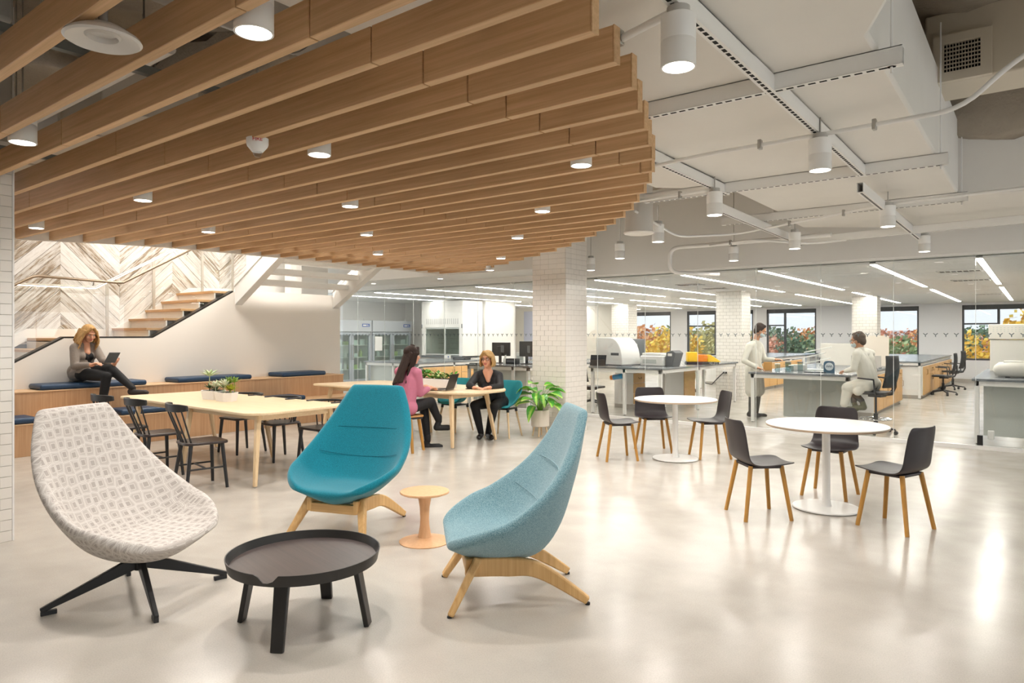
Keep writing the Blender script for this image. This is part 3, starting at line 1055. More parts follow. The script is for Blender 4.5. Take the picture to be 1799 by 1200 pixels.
# far wall with window openings (metres along X)
WIN = [(-14.55, -11.95, 'left'), (-11.25, -8.6, 'second'), (-8.1, -6.35, 'third'), (-5.0, -3.15, 'fourth'), (-1.95, .9, 'right')]
WZ0, WZ1 = .70, 2.46
fw = MB()
prev = -16.4
for a, b, _ in WIN:
    fw.box(prev, LY1, 0, a, LY1 + .25, LZ + .4)
    fw.box(a, LY1, 0, b, LY1 + .25, WZ0)
    fw.box(a, LY1, WZ1, b, LY1 + .25, LZ + .4)
    prev = b
fw.box(prev, LY1, 0, 4, LY1 + .25, LZ + .4)
struct(fw.build('wall_far', mat('far_wall_white', '#dfdfe2', .6), smooth=0))
struct(MB().box(-16.3, LY1 - .012, 0, 3.9, LY1, .10).build('baseboard_far', mat('grey_base', '#a9a39b', .6), smooth=0))
for i, (a, b, nm) in enumerate(WIN):
    w = anchor('window_%d' % (i + 1), (a, LY1 + .06, WZ0))
    W, H = b - a, WZ1 - WZ0
    mul = {0: .62, 1: 1.12, 2: .62, 3: .62, 4: .92}[i]
    if i == 1:
        mul = 1.13
    f = .055
    MB().box(0, -.03, 0, W, .06, f).box(0, -.03, H - .15, W, .06, H).box(0, -.03, 0, f, .06, H).box(W - f, -.03, 0, W, .06, H).build('frame', M_DARKFRAME, w, bevel=.004, smooth=0)
    MB().box(mul, -.03, f, mul + .07, .06, H - .15).box(f, -.02, H * .645, mul, .05, H * .645 + .05).build('mullion', M_DARKFRAME, w, bevel=.004, smooth=0)
    MB().box(f, .018, f, mul, .026, H * .645).build('pane', M_WINGLASS, w, smooth=0)
    MB().box(f, .018, H * .645 + .05, mul, .026, H - .15).build('pane', M_WINGLASS, w, smooth=0)
    MB().box(mul + .07, .018, f, W - f, .026, H - .15).build('pane', M_WINGLASS, w, smooth=0)
struct(MB().box(-15, -3.7, 0, 7, -3.55, 4.2).build('wall_sky_block_back', M_WHITE, smooth=0))  # unseen wall added behind the camera to cut sky light from there
struct(MB().box(6.6, -3.7, 2.35, 6.75, 10.9, 4.2).box(6.6, -3.7, 0, 6.75, 10.9, .35).build('wall_sky_block_side', M_WHITE, smooth=0))  # unseen wall added to narrow the opening that lets in sky light
# lab columns with tile finish
for i, (x0, y0, wx, wy) in enumerate([(-6.06, 15.8, .61, .61), (-3.95, 20.0, .6, .5), (-11.22, 20.0, .62, .6)]):
    m = MB()
    b0 = len(m.v)
    m.box(x0, y0, 0, x0 + wx, y0 + wy, LZ + .02)
    me = m.mesh('wall_lab_column', tile_wall_mat() if i == 0 else (bpy.data.materials['small_white_tile']), smooth=0)
    uvl = me.uv_layers.new(name='uv')
    for p in me.polygons:
        for li in p.loop_indices:
            v = me.vertices[me.loops[li].vertex_index].co
            uvl.data[li].uv = ((v.x if abs(p.normal.y) > .5 else v.y), v.z)
    o = inst('wall_lab_column_%d' % (i + 1), me, (0, 0, 0))
    struct(o)
# white partition block left of the lab and corridor beyond
struct(MB().box(-16.35, 15.55, 0, -13.05, 15.75, LZ + .02).build('wall_back', M_WHITE, smooth=0))
struct(MB().box(-13.05, 15.55, 0, -12.95, 17.0, LZ + .02).build('wall_return', M_WHITE, smooth=0))
bw = anchor('wall_corridor')
MB().box(-16.3, 20.6, 0, -11.3, 20.75, LZ + .02).build('panel', mat('warm_grey_wall', '#d6d2c9', .6), bw, smooth=0)
MB().box(-15.25, 20.55, .6, -13.85, 20.6, 2.38).build('inner_window', mat('lavender_glass', '#b9bed2', .25), bw, smooth=0)
MB().box(-13.15, 20.56, 1.0, -12.75, 20.6, 2.48).build('accent_panel', M_BLUE, bw, smooth=0)
struct(MB().box(-15.8, LY1 - .03, 1.88, -14.6, LY1 - .005, 2.50).build('trim_blue', M_BLUE, smooth=0))

# =================================================================== STAIR
WX = -10.90
prof = [(1.6, 0), (8.62, 0), (8.62, 2.27), (6.55, 2.27), (6.36, 2.235), (5.02, 1.456), (3.80, 1.456), (3.19, 1.11), (1.6, .21)]
struct(MB().prism(prof, WX - .13, WX, 'X').build('wall_stair', M_WARMWHITE, smooth=0))
cap = MB()
for (ya, za), (yb, zb) in zip(prof[4:-1], prof[5:]):
    cap.beam((WX - .065, ya, za + .012), (WX - .065, yb, zb + .012), .132, .024)
struct(cap.build('trim_5', mat('black_channel', '#2a2725', .4), smooth=0))
# chevron wall, planks one by one
CXW = -12.30
CH_Y0, CH_Y1, CH_Z0, CH_Z1 = 2.4, 7.45, 1.36, 4.2
ch = anchor('wall_chevron')
MB().box(CXW - .10, CH_Y0, 0, CXW - .02, 9.0, 4.3).build('backing', mat('dark_gap', '#7a746c', .8), ch, smooth=0)


def reclaimed():
    m = bpy.data.materials.new('reclaimed_white_plank')
    m.use_nodes = True
    nt, N, L, b = nodes_of(m)
    tc = N.new('ShaderNodeTexCoord')
    info = N.new('ShaderNodeObjectInfo')
    mp = N.new('ShaderNodeMapping'); mp.inputs['Scale'].default_value = (1, 1.3, 13)
    add = N.new('ShaderNodeVectorMath'); add.operation = 'ADD'
    sc = N.new('ShaderNodeMath'); sc.operation = 'MULTIPLY'; sc.inputs[1].default_value = 91.0
    L.new(info.outputs['Random'], sc.inputs[0]); L.new(tc.outputs['Object'], mp.inputs['Vector'])
    L.new(mp.outputs[0], add.inputs[0]); L.new(sc.outputs[0], add.inputs[1])
    n = N.new('ShaderNodeTexNoise'); n.inputs['Scale'].default_value = 2.2; n.inputs['Detail'].default_value = 9; n.inputs['Roughness'].default_value = .72
    L.new(add.outputs[0], n.inputs['Vector'])
    off = N.new('ShaderNodeMath'); off.operation = 'ADD'
    mr = N.new('ShaderNodeMapRange'); mr.inputs['To Min'].default_value = -.12; mr.inputs['To Max'].default_value = .14
    L.new(info.outputs['Random'], mr.inputs['Value'])
    L.new(n.outputs['Fac'], off.inputs[0]); L.new(mr.outputs[0], off.inputs[1])
    rp = N.new('ShaderNodeValToRGB')
    e = rp.color_ramp.elements
    e[0].position = .26; e[0].color = (*hexlin('#7d756c'), 1)
    e[1].position = .62; e[1].color = (*hexlin('#e3e1de'), 1)
    q = e.new(.36); q.color = (*hexlin('#9c8a74'), 1)
    q = e.new(.45); q.color = (*hexlin('#c9c5bf'), 1)
    L.new(off.outputs[0], rp.inputs['Fac']); L.new(rp.outputs[0], b.inputs['Base Color'])
    b.inputs['Roughness'].default_value = .75
    bp = N.new('ShaderNodeBump'); bp.inputs['Strength'].default_value = .4; bp.inputs['Distance'].default_value = .01
    L.new(n.outputs['Fac'], bp.inputs['Height']); L.new(bp.outputs[0], b.inputs['Normal'])
    return m


M_RECL = reclaimed()
BAND = .885
bands = []
yb0 = 4.24 - 2 * BAND
PV = .195          # vertical pitch of a plank
b = 0
y0 = yb0
while y0 < CH_Y1 - .05:
    y1 = min(y0 + BAND, CH_Y1)
    up_ = -1 if b % 2 == 0 else 1       # even bands climb to the right
    zc = CH_Z0 - BAND - .1
    while zc < CH_Z1:
        for half in (0, 1):
            pass
        za, zb = (zc, zc + (y1 - y0)) if up_ > 0 else (zc + (y1 - y0), zc)
        quad = [(y0, za), (y1, zb), (y1, zb + PV - .007), (y0, za + PV - .007)]
        # clip to the wall's height
        def clip(poly, z, keep_above):
            out = []
            for i in range(len(poly)):
                p, q = poly[i], poly[(i + 1) % len(poly)]
                ip = (p[1] >= z) == keep_above
                iq = (q[1] >= z) == keep_above
                if ip:
                    out.append(p)
                if ip != iq:
                    t_ = (z - p[1]) / (q[1] - p[1])
                    out.append((p[0] + (q[0] - p[0]) * t_, z))
            return out
        quad = clip(quad, CH_Z0, True)
        if len(quad) > 2:
            quad = clip(quad, CH_Z1, False)
        if len(quad) > 2:
            cyy = sum(p[0] for p in quad) / len(quad)
            czz = sum(p[1] for p in quad) / len(quad)
            # plank axes: local Y along the grain
            ang = math.atan2(zb - za, y1 - y0)
            ca, sa = math.cos(-ang), math.sin(-ang)
            lp = [((p[0] - cyy) * ca - (p[1] - czz) * sa, (p[0] - cyy) * sa + (p[1] - czz) * ca) for p in quad]
            dpt = random.choice((0, .004, .008))
            o = MB().prism(lp, -.02, dpt, 'X').build('plank', M_RECL, ch, smooth=0)
            o.location = (CXW, cyy, czz)
            o.rotation_euler = (ang, 0, 0)
        zc += PV
    y0 += BAND
    b += 1
# plain bright wall beyond the planks, and the wall that closes the stairwell
struct(MB().box(CXW - .08, CH_Y1, 0, CXW, 9.4, 4.4).build('wall_stairwell', M_WHITE, smooth=0))
struct(MB().box(-16.3, 8.62, 0, CXW - .08, 8.75, 4.4).build('wall_behind', M_WHITE, smooth=0))

st = thing('lower_stair', 'lower stair flight and landing with oak treads behind the white wall', 'stair', (CXW, 0, 0))
SW0, SW1 = .01, WX - .135 - CXW      # across the stair
M_TREAD = wood('stair_oak', '#b98d5c', '#cfa777', 'X', rough=.45)
M_RISER = mat('riser_white', '#e6e1da', .5)
# landing
MB().box(SW0, 3.78, 1.40, SW1, 5.02, 1.456).build('landing', M_TREAD, st, bevel=.004)
MB().box(SW0, 3.80, 1.25, SW1, 5.0, 1.40).build('landing_fascia', M_RISER, st)
for i in range(5):
    y, z = 5.02 + i * .27, 1.456 + (i + 1) * .159
    MB().box(SW0, y - .03, z - .04, SW1, y + .27, z).build('tread', M_TREAD, st, bevel=.004)
    MB().box(SW0, y, z - .159, SW1, y + .02, z - .04).build('riser', M_RISER, st)
for i in range(7):
    y, z = 3.80 - i * .27, 1.456 - (i + 1) * .159 + 0
    MB().box(SW0, y - .30, z - .04, SW1, y, z).build('tread', M_TREAD, st, bevel=.004)
    MB().box(SW0, y - .02, z, SW1, y, z + .119).build('riser', M_RISER, st)
MB().box(SW0, 6.37, 2.10, SW1, 8.55, 2.25).build('upper_landing', M_RISER, st)
sk = MB()
sk.prism([(2.4, .55), (3.75, 1.40), (5.02, 1.40), (6.3, 2.15), (7.45, 2.2), (7.45, 2.40), (6.3, 2.36), (5.0, 1.60), (3.78, 1.60), (2.4, .80)], 0.012, .03, 'X')
sk.build('skirting', M_WHITE, st)

# glass guard on the white wall
gg = thing('glass_guard', 'clear glass balustrade with metal handrail on the white stair wall', 'balustrade', (WX - .065, 0, 0))
def gp(ya, za, yb, zb, h0, h1):
    MB().prism([(ya, za), (yb, zb), (yb, zb + h1), (ya, za + h0)], -.007, .007, 'X').build('pane', M_GLASS, gg, smooth=0)
gp(1.7, .30, 3.48, 1.30, .93, .99)
gp(3.49, 1.31, 3.80, 1.48, .98, .80) if False else None
gp(3.49, 1.48, 4.655, 1.48, .80, .795)
gp(4.665, 1.48, 5.01, 1.48, .795, .79)
gp(5.02, 1.485, 6.10, 2.11, .79, .88)
gp(6.11, 2.12, 6.40, 2.27, .88, .9)
MB().tube([(.04, 1.7, 1.27), (.04, 3.42, 2.295), (.04, 3.50, 2.315), (.04, 4.50, 2.285), (.04, 4.60, 2.29), (.04, 6.4, 3.33), (.04, 6.9, 3.62)], .019, n=12).build('handrail', mat('brushed_bronze', '#9a8a78', .35, metal=.9), gg)
for y, z in ((2.4, 1.63), (4.2, 2.24), (5.6, 2.82), (6.5, 3.34)):
    MB().tube([(.04, y, z + .06), (.02, y, z + .0), (0, y, z - .01)], .008, n=8).build('bracket', M_STEEL, gg)
hr = thing('lit_handrail', 'far handrail with a lit underside along the chevron plank wall', 'handrail', (CXW + .12, 0, 0))
hp = [(0, 3.0, 2.24), (0, 3.6, 2.275), (0, 4.70, 2.28), (0, 5.9, 2.98), (0, 7.2, 3.74)]
MB().tube(hp, .018, n=12).build('rail', mat('rail_steel', '#c9c2b8', .35, metal=.8), hr)
MB().tube([(p[0] + .008, p[1], p[2] - .021) for p in hp], .006, n=6).build('light_strip', emitter('rail_led', '#fff6e6', 8.0), hr)
for y, z0, z1 in ((4.88, 1.46, 2.37), (5.63, 1.95, 2.82), (6.5, 2.25, 3.33), (7.1, 2.25, 3.68)):
    MB().box(-.01, y - .022, z0, .012, y + .022, z1).build('post', mat('rail_steel', '#c9c2b8'), hr, bevel=.003)

# second flight: white stringers and slabs rising toward the room
uf = thing('upper_stair', 'white upper stair flight with open slab treads crossing above the bench', 'stair', (0, 0, 0))
def sline(x):
    return 2.10 + .56 * (x + 10.69)
for y0_, y1_, dx in ((6.36, 6.50, 0), (8.36, 8.50, .05)):
    pl = []
    xa, xb = -10.85, -8.75
    pl = [(xa, sline(xa)), (xb, sline(xb)), (xb, sline(xb) + .34), (xa, sline(xa) + .34)]
    MB().prism([(p[0] + dx, p[1]) for p in pl], y0_, y1_, 'Y').build('stringer', M_WHITE, uf, bevel=.008)
    MB().prism([(p[0] + dx, p[1] + q) for p, q in zip(pl, (.31, .31, .04, .04))], y0_ - .02, y1_ + .02, 'Y').build('stringer_cap', M_WHITE, uf, bevel=.006)
for i in range(6):
    x = -10.45 + i * .30
    z = sline(x) + .17
    MB().box(x - .17, 6.5, z - .05, x + .13, 8.36, z + .04).build('tread_slab', M_WHITE, uf, bevel=.006)
MB().prism([(8.2, 0), (8.62, 0), (8.62, .1), (8.2, .1)], -11, -10.9, 'X').build('hidden_foot', M_WHITE, uf) if False else None
# drop at the end of the stringer (column-like white post behind the slabs)
MB().box(-11.9, 8.05, 2.25, -11.7, 8.3, 3.6).build('post', M_WHITE, uf)
# unseen lamps added to brighten the stair wall, planks and bench
for i, (x, y) in enumerate([(-11.6, 3.6), (-11.6, 5.4), (-11.5, 7.5), (-9.55, 3.2), (-9.55, 5.2), (-9.55, 7.2)]):
    t = thing('added_fill_lamp', 'added unseen fill lamp over the %s, %s from the left' % ('stairwell' if i < 3 else 'tiered bench', ORD[i % 3]), 'light', (x, y, 3.98), 0, 'added fill lamps')
    MB().box(-.3, -.6, 0, .3, .6, .04).build('housing', M_STEELWHITE, t)
    MB().box(-.28, -.58, -.006, .28, .58, 0).build('diffuser', emitter('added_fill_light', '#fff4e4', 3.0), t)
    la = bpy.data.lights.new('added_fill_light', 'AREA')
    la.shape = 'RECTANGLE'; la.size = .5; la.size_y = 1.1; la.energy = STAIR_FILL_W * (1 if i < 3 else 2.2); la.color = (1, .95, .88)
    lo = bpy.data.objects.new('added_fill_light', la)
    COL.objects.link(lo); lo.parent = t; lo.location = (0, 0, -.02)
struct(MB().box(-12.4, 1.0, 4.03, -8.7, 9.0, 4.12).build('ceiling_stair', M_WHITE, smooth=0))

# oak bench in two tiers
B0, B1 = -9.90, -10.40
bn = thing('tiered_bench', 'long two-tier oak bench along the white stair wall', 'bench', (0, 0, 0))
MB().box(B1, 1.9, 0, B0, 8.30, .385).build('lower_tier', M_BENCH, bn, bevel=.004)
MB().box(B1, 1.88, .385, B0 + .008, 8.31, .402).build('lower_top', M_BENCHTOP, bn, bevel=.004)
MB().box(WX + .004, 1.9, 0, B1, 8.30, .75).build('upper_tier', M_BENCH, bn, bevel=.004)
MB().box(WX + .004, 1.88, .75, B1 + .008, 8.31, .768).build('upper_top', M_BENCHTOP, bn, bevel=.004)


def cushion(lab, x, y0_, y1_, z, w=.46, h=.075):
    t = thing('seat_cushion', lab, 'cushion', (x, (y0_ + y1_) / 2, z), 0, 'navy cushions on the bench')
    L_ = (y1_ - y0_) / 2
    MB().box(-w / 2, -L_, 0, w / 2, L_, h).build('pad', M_NAVY, t, bevel=.03, seg=4)
    e = L_ - .012
    MB().tube([(-w / 2 + .012, -e, h / 2), (w / 2 - .006, -e, h / 2), (w / 2 - .006, e, h / 2), (-w / 2 + .012, e, h / 2)], .005, n=6, closed=True).build('piping', M_NAVY, t)


cushion('navy cushion under the woman with the tablet', -10.64, 3.36, 4.72, .768)
cushion('navy cushion on the upper bench behind the succulent planter', -10.64, 5.18, 6.42, .768)
cushion('navy cushion on the upper bench at its far right end', -10.64, 7.0, 7.92, .768)
cushion('navy cushion on the lower bench beside the tiled pillar', -10.14, 2.35, 3.18, .402)
cushion('navy cushion on the lower bench behind the spindle chairs', -10.14, 4.15, 5.05, .402)
cushion('navy cushion on the lower bench behind the second table end', -10.14, 6.2, 7.12, .402)

# =================================================================== LOUNGE
# (y, z, half width, edge forward, edge up) of the inner surface down the centre line; front is -Y
L_IN = [(.385, 1.095, .208, .00, -.010), (.366, 1.02, .244, -.010, 0), (.332, .90, .308, -.024, 0), (.288, .76, .372, -.068, 0), (.240, .63, .420, -.135, .015), (.172, .49, .436, -.155, .100),
        (.092, .400, .440, -.150, .148), (.055, .366, .438, -.155, .166), (-.01, .358, .430, -.142, .158), (-.14, .354, .400, -.088, .126), (-.27, .354, .335, -.044, .080), (-.358, .358, .240, -.012, .030)]
L_OUT = [(.440, 1.08), (.432, 1.01), (.415, .89), (.392, .75), (.365, .60), (.325, .41), (.225, .235), (.11, .200), (.0, .190), (-.13, .200), (-.26, .232), (-.368, .300)]


def lounge_shell(name, m, parent):
    nu = 17
    rows, uvs = [], []
    for k, ((y, z, w, dy, dz), (yo, zo)) in enumerate(zip(L_IN, L_OUT)):
        ring = []
        ruv = []
        for i in range(nu):
            u = -1 + 2 * i / (nu - 1)
            a = abs(u) ** 2.4
            az = abs(u) ** 4.5 if k > 4 else a
            ring.append((w * u, y + dy * a, z + dz * az))
            ruv.append((u * w * 1.15, k * .145))
        ey, ez = y + dy, z + dz
        low = min(1, max(0, (k - 3) / 3))
        we = w + .042
        for i in range(nu):
            u = 1 - 2 * i / (nu - 1)
            a = abs(u) ** (3.0 - 1.3 * low)
            oy, oz = ey + .035 * (1 - low) + 0.01, ez - .052 * low
            xw = we if abs(u) > .99 else we * (1 - .18 * low * (1 - abs(u)))
            ring.append((xw * u, yo + (oy - yo) * a, zo + (oz - zo) * a))
            ruv.append((w * 1.15 * (2 - u) + .06, k * .145))
        rows.append(ring)
        uvs += ruv
    mb = MB().grid(rows, closed=True)
    n2 = 2 * nu
    # caps at the head and the front lip
    for base, flip in ((0, False), ((len(rows) - 1) * n2, True)):
        for i in range(nu - 1):
            q = (base + i, base + i + 1, base + n2 - 2 - i, base + n2 - 1 - i)
            mb.f.append(q if not flip else q[::-1])
    me = mb.mesh(name, m, smooth=0)
    me.polygons.foreach_set('use_smooth', [True] * len(me.polygons))
    ul = me.uv_layers.new(name='uv')
    for pl in me.polygons:
        wrap = any(me.loops[li].vertex_index % n2 == n2 - 1 for li in pl.loop_indices) and any(me.loops[li].vertex_index % n2 == 0 for li in pl.loop_indices)
        for li in pl.loop_indices:
            vi = me.loops[li].vertex_index
            uu, vv = uvs[vi]
            if wrap and vi % n2 == 0:
                uu = -3 * uu + .12
            ul.data[li].uv = (uu, vv)
    o = inst(name, me, (0, 0, 0), parent)
    md = o.modifiers.new('sub', 'SUBSURF')
    md.levels = 2
    md.render_levels = 2
    return o


def seams(m, parent):
    """the stitched break lines across the back"""
    def at(y, z, w, dy, dz, u):
        a = abs(u) ** 2.4
        return (w * u, y + dy * a - .004, z + dz * a + .002)
    for (k, f, ulim) in ((3, .1, .72), (4, .75, .80)):
        a, b = L_IN[k], L_IN[k + 1]
        c = [p + (q - p) * f for p, q in zip(a, b)]
        pts = [at(*c, -ulim + 2 * ulim * i / 16) for i in range(17)]
        MB().tube(pts, .0022, n=6).build('seam', m, parent)


def wood_base(parent):
    for s in (-1, 1):
        MB().beam((s * .215, -.19, .275), (s * .315, -.35, 0.006), .07, .045, .048, .035, up=(0, 1, 0)).build('front_leg', M_OAK, parent, bevel=.01)
        pts = [(s * .20, -.26, .225), (s * .19, -.02, .215), (s * .20, .16, .185), (s * .245, .42, .022)]
        hs = [.10, .105, .085, .042]
        P = []
        H = []
        V3 = [Vector(p) for p in pts]
        for i in range(len(V3) - 1):
            p0, p1, p2, p3 = V3[max(i - 1, 0)], V3[i], V3[i + 1], V3[min(i + 2, len(V3) - 1)]
            for q in range(6 if i < len(V3) - 2 else 7):
                u = q / 6
                P.append(.5 * ((2 * p1) + (p2 - p0) * u + (2 * p0 - 5 * p1 + 4 * p2 - p3) * u * u + (3 * p1 - p0 - 3 * p2 + p3) * u ** 3))
                H.append(hs[i] + (hs[i + 1] - hs[i]) * u)
        MB().ribbon(P, .042, H).build('rear_leg', M_OAK, parent, bevel=.008)
        MB().cyl((s * .315, -.352, 0), (s * .315, -.352, .008), .014, n=12).build('glide', M_RUBBER, parent)
        MB().cyl((s * .247, .418, 0), (s * .247, .418, .012), .014, n=12).build('glide', M_RUBBER, parent)
    MB().box(-.20, -.255, .17, .20, -.205, .24).build('front_rail', M_OAKX, parent, bevel=.008)
    MB().box(-.19, .06, .16, .19, .10, .215).build('rear_rail', M_OAKX, parent, bevel=.008)


t = thing('lounge_chair', 'high-back lounge chair in grey and white geometric cloth on a black star base', 'chair', (-4.10, 1.82, 0), face(23), 'high-back lounge chairs')
pf = patterned_fabric()
sh = lounge_shell('shell', pf, t)
sh.location = (0, .055, .0)
MB().cyl((0, 0, .155), (0, 0, .26), .034, n=20).build('hub', M_BLACK, t)
for i in range(4):
    a = R(45 + 90 * i + 7)
    ca, sa = math.cos(a), math.sin(a)
    MB().beam((ca * .02, sa * .02, .205), (ca * .50, sa * .50, .024), .032, .075, .024, .022).box(0, 0, 0, 0.001, 0.001, 0.001).build('leg', M_BLACK, t, bevel=.004) if False else MB().beam((ca * .02, sa * .02, .20), (ca * .475, sa * .475, .028), .032, .075, .024, .024).build('leg', M_BLACK, t, bevel=.004)
    MB().beam((ca * .40, sa * .40, .012), (ca * .475, sa * .475, .012), .024, .024).build('foot', M_BLACK, t, bevel=.003)

t = thing('lounge_chair', 'teal high-back lounge chair on an oak base behind the black tray table', 'chair', (-4.26, 3.47, 0), face(-71), 'high-back lounge chairs')
lounge_shell('shell', M_TEAL, t)
seams(M_TEAL, t)
wood_base(t)
t = thing('lounge_chair', 'light blue flecked high-back lounge chair on an oak base, turned sideways at the right', 'chair', (-2.46, 3.15, 0), face(226), 'high-back lounge chairs')
lounge_shell('shell', M_SKYBLUE, t)
seams(M_SKYBLUE, t)
wood_base(t)
MB().box(-.004, 0, 0, .004, .002, .022).build('tag', M_BLACK, t).location = (.33, .30, .74)

# black tray table
t = thing('tray_table', 'round black coffee table with a raised notched rim', 'table', (-3.035, 2.17, 0), R(-12))
RT = .387
m = MB()
na, rim = 96, []
for i in range(na + 1):
    a = 2 * PI * i / na
    rel = (math.degrees(a) - 310 + 180) % 360 - 180
    h = .378
    if abs(rel) < 4.2:
        h = .342
    elif abs(rel) < 7.2:
        h = .342 + .036 * (abs(rel) - 4.2) / 3.0
    rim.append((a, h))
rows = []
for rr, zz in ((RT - .018, None), (RT - .006, None), (RT, None), (RT - .012, .322), (RT - .04, .318)):
    rows.append([((rr) * math.cos(a), rr * math.sin(a), (h if zz is None else zz)) for a, h in rim])
rows[0] = [((RT - .022) * math.cos(a), (RT - .022) * math.sin(a), .334) for a, h in rim]
m.grid(rows)
m.build('rim', mat('black_lacquer', '#232120', .38), t)
MB().lathe([(0, .322), (RT - .02, .322), (RT - .018, .336), (0, .336)], n=64).build('tray', wood('dark_ash', '#3a3231', '#4b403d', 'X', rough=.33), t)
for i in range(4):
    a = R(45 + 90 * i)
    ca, sa = math.cos(a), math.sin(a)
    a2 = Vector((ca, sa, 0))
    m = MB()
    m.beam((ca * .275, sa * .275, .33), (ca * .338, sa * .338, 0), .074, .028, .062, .026, up=(ca, sa, 0))
    m.build('leg', mat('black_lacquer', '#1b1a1a'), t, bevel=.004)

# pedestal side table
t = thing('side_table', 'small round pale wood pedestal table between the teal and blue chairs', 'table', (-3.54, 3.56, 0))
W_SIDE = wood('side_beech', '#d3a377', '#e0b48a', 'Z', rough=.5, var=.01)
MB().lathe([(0, .350), (.165, .350), (.178, .356), (.179, .363), (.176, .368), (0, .368)], n=56).build('top', W_SIDE, t)
MB().lathe([(0, .03), (.052, .03), (.044, .06), (.034, .12), (.032, .17), (.036, .25), (.048, .32), (.056, .351), (0, .351)], n=40).build('stem', W_SIDE, t)
MB().lathe([(0, 0), (.182, 0), (.184, .006), (.15, .014), (.09, .024), (.05, .036), (0, .036)], n=56).build('base', W_SIDE, t)

# =================================================================== ROUND TABLES AND PLASTIC CHAIRS
def round_table(lab, x, y, r=.49):
    t = thing('round_table', lab, 'table', (x, y, 0), 0, 'round white cafe tables')
    MB().lathe([(0, .706), (r - .012, .706), (r, .716), (r, .728), (r - .003, .731), (0, .731)], n=72).build('tabletop', mat('table_white', '#efedea', .3), t)
    MB().lathe([(r - .004, .7085), (r + .0006, .716), (r + .0006, .724), (r - .004, .724)], n=72).build('edge_band', mat('edge_beech', '#c9b199', .5), t)
    MB().lathe([(0, .012), (.044, .012), (.038, .05), (.033, .10), (.033, .706), (0, .706)], n=36).build('column', M_STEELWHITE, t)
    MB().lathe([(0, .004), (.268, .004), (.274, .010), (.268, .018), (.05, .022), (0, .022)], n=64).build('base', M_STEELWHITE, t)
    MB().lathe([(0, 0), (.262, 0), (.262, .005), (0, .005)], n=64).build('glide_ring', M_BLACK, t)


round_table('round white pedestal table farther back, near the tiled column', -3.49, 7.78)
round_table('round white pedestal table at the right, nearer the camera', -1.46, 6.36)


def shell_chair():
    t = thing('plastic_chair', '', 'chair')
    prof = [(-.235, .462, .155), (-.20, .462, .205), (-.10, .452, .225), (.02, .443, .228), (.11, .445, .224), (.165, .468, .216), (.195, .515, .205), (.212, .58, .200), (.225, .66, .198), (.238, .74, .195), (.250, .795, .178), (.255, .808, .150)]
    rows = []
    for k, (y, z, w) in enumerate(prof):
        row = []
        for i in range(11):
            u = -1 + 2 * i / 10
            a = abs(u) ** 2.5
            if k < 5:
                row.append((w * u, y, z - .012 * (1 - a) + (.006 if 0 < k else 0) * a))
            else:
                f = min(1, (k - 4) / 3)
                row.append((w * u, y - .035 * f * a, z + .004 * a))
        rows.append(row)
    o = MB().grid(rows).build('shell', M_PLASTIC_CHAIR, t, smooth=180)
    s = o.modifiers.new('sol', 'SOLIDIFY'); s.thickness = .011; s.offset = 0
    s = o.modifiers.new('sub', 'SUBSURF'); s.levels = 2; s.render_levels = 2
    MB().box(-.15, -.13, .415, .15, .14, .44).build('underframe', M_PLASTIC_CHAIR, t, bevel=.01)
    for sx in (-1, 1):
        for y0, y1 in ((-.13, -.185), (.13, .20)):
            MB().cyl((sx * .135, y0, .435), (sx * .195, y1, 0), .0185, .0155, n=14).build('leg', M_CHAIRLEG, t)
    return t


pc = shell_chair()
HAL = [
    (-4.05, 7.37, 47, 'dark plastic chair left of the farther round table, seen from its side'),
    (-3.95, 8.13, -50, 'dark plastic chair with back to the glass, behind the farther round table at its left'),
    (-3.22, 8.17, 222, 'dark plastic chair right of the farther round table'),
    (-1.85, 5.775, 43, 'dark plastic chair at the left of the nearer round table, back to the camera'),
    (-1.555, 6.91, -94, 'dark plastic chair behind the nearer round table, facing the camera'),
    (-.895, 6.07, 160, 'dark plastic chair right of the nearer round table, rightmost of all'),
]
for i, (x, y, th, lab) in enumerate(HAL):
    if i == 0:
        pc.location = (x, y, 0); pc.rotation_euler = (0, 0, face(th)); pc['label'] = lab; pc['group'] = 'dark plastic chairs with wooden legs'
    else:
        dup(pc, (x, y, 0), face(th), lab)

# =================================================================== OAK TABLES
def rounded_poly(pts, r, n=8):
    out = []
    m = len(pts)
    for i in range(m):
        p = Vector(pts[i]); a = Vector(pts[i - 1]); b = Vector(pts[(i + 1) % m])
        da, db = (a - p), (b - p)
        rr = r[i] if isinstance(r, (list, tuple)) else r
        k = min(rr, da.length * .45, db.length * .45)
        s0, s1 = p + da.normalized() * k, p + db.normalized() * k
        for q in range(n + 1):
            u = q / n
            out.append(tuple(s0 * (1 - u) ** 2 + p * 2 * u * (1 - u) + s1 * u * u))
    return out


def oak_table(lab, poly, rr, legs, cx, cy, rails):
    t = thing('oak_table', lab, 'table', (cx, cy, 0), 0, 'long pale oak tables')
    P = [(a - cx, b - cy) for a, b in poly]
    MB().prism(rounded_poly(P, rr), .705, .735).build('tabletop', M_MAPLE, t, bevel=.008, seg=3)
    for (x0, y0, x1, y1) in legs:
        MB().beam((x0 - cx, y0 - cy, .705), (x1 - cx, y1 - cy, .008), .062, .05, .040, .034, up=(0, 1, 0)).build('leg', M_MAPLEZ, t, bevel=.008)
        MB().cyl((x1 - cx, y1 - cy, 0), (x1 - cx, y1 - cy, .012), .012, n=10).build('glide', M_STEEL, t)
    for (x0, y0, x1, y1) in rails:
        MB().beam((x0 - cx, y0 - cy, .672), (x1 - cx, y1 - cy, .672), .03, .066).build('rail', M_MAPLE, t, bevel=.006)
    return t


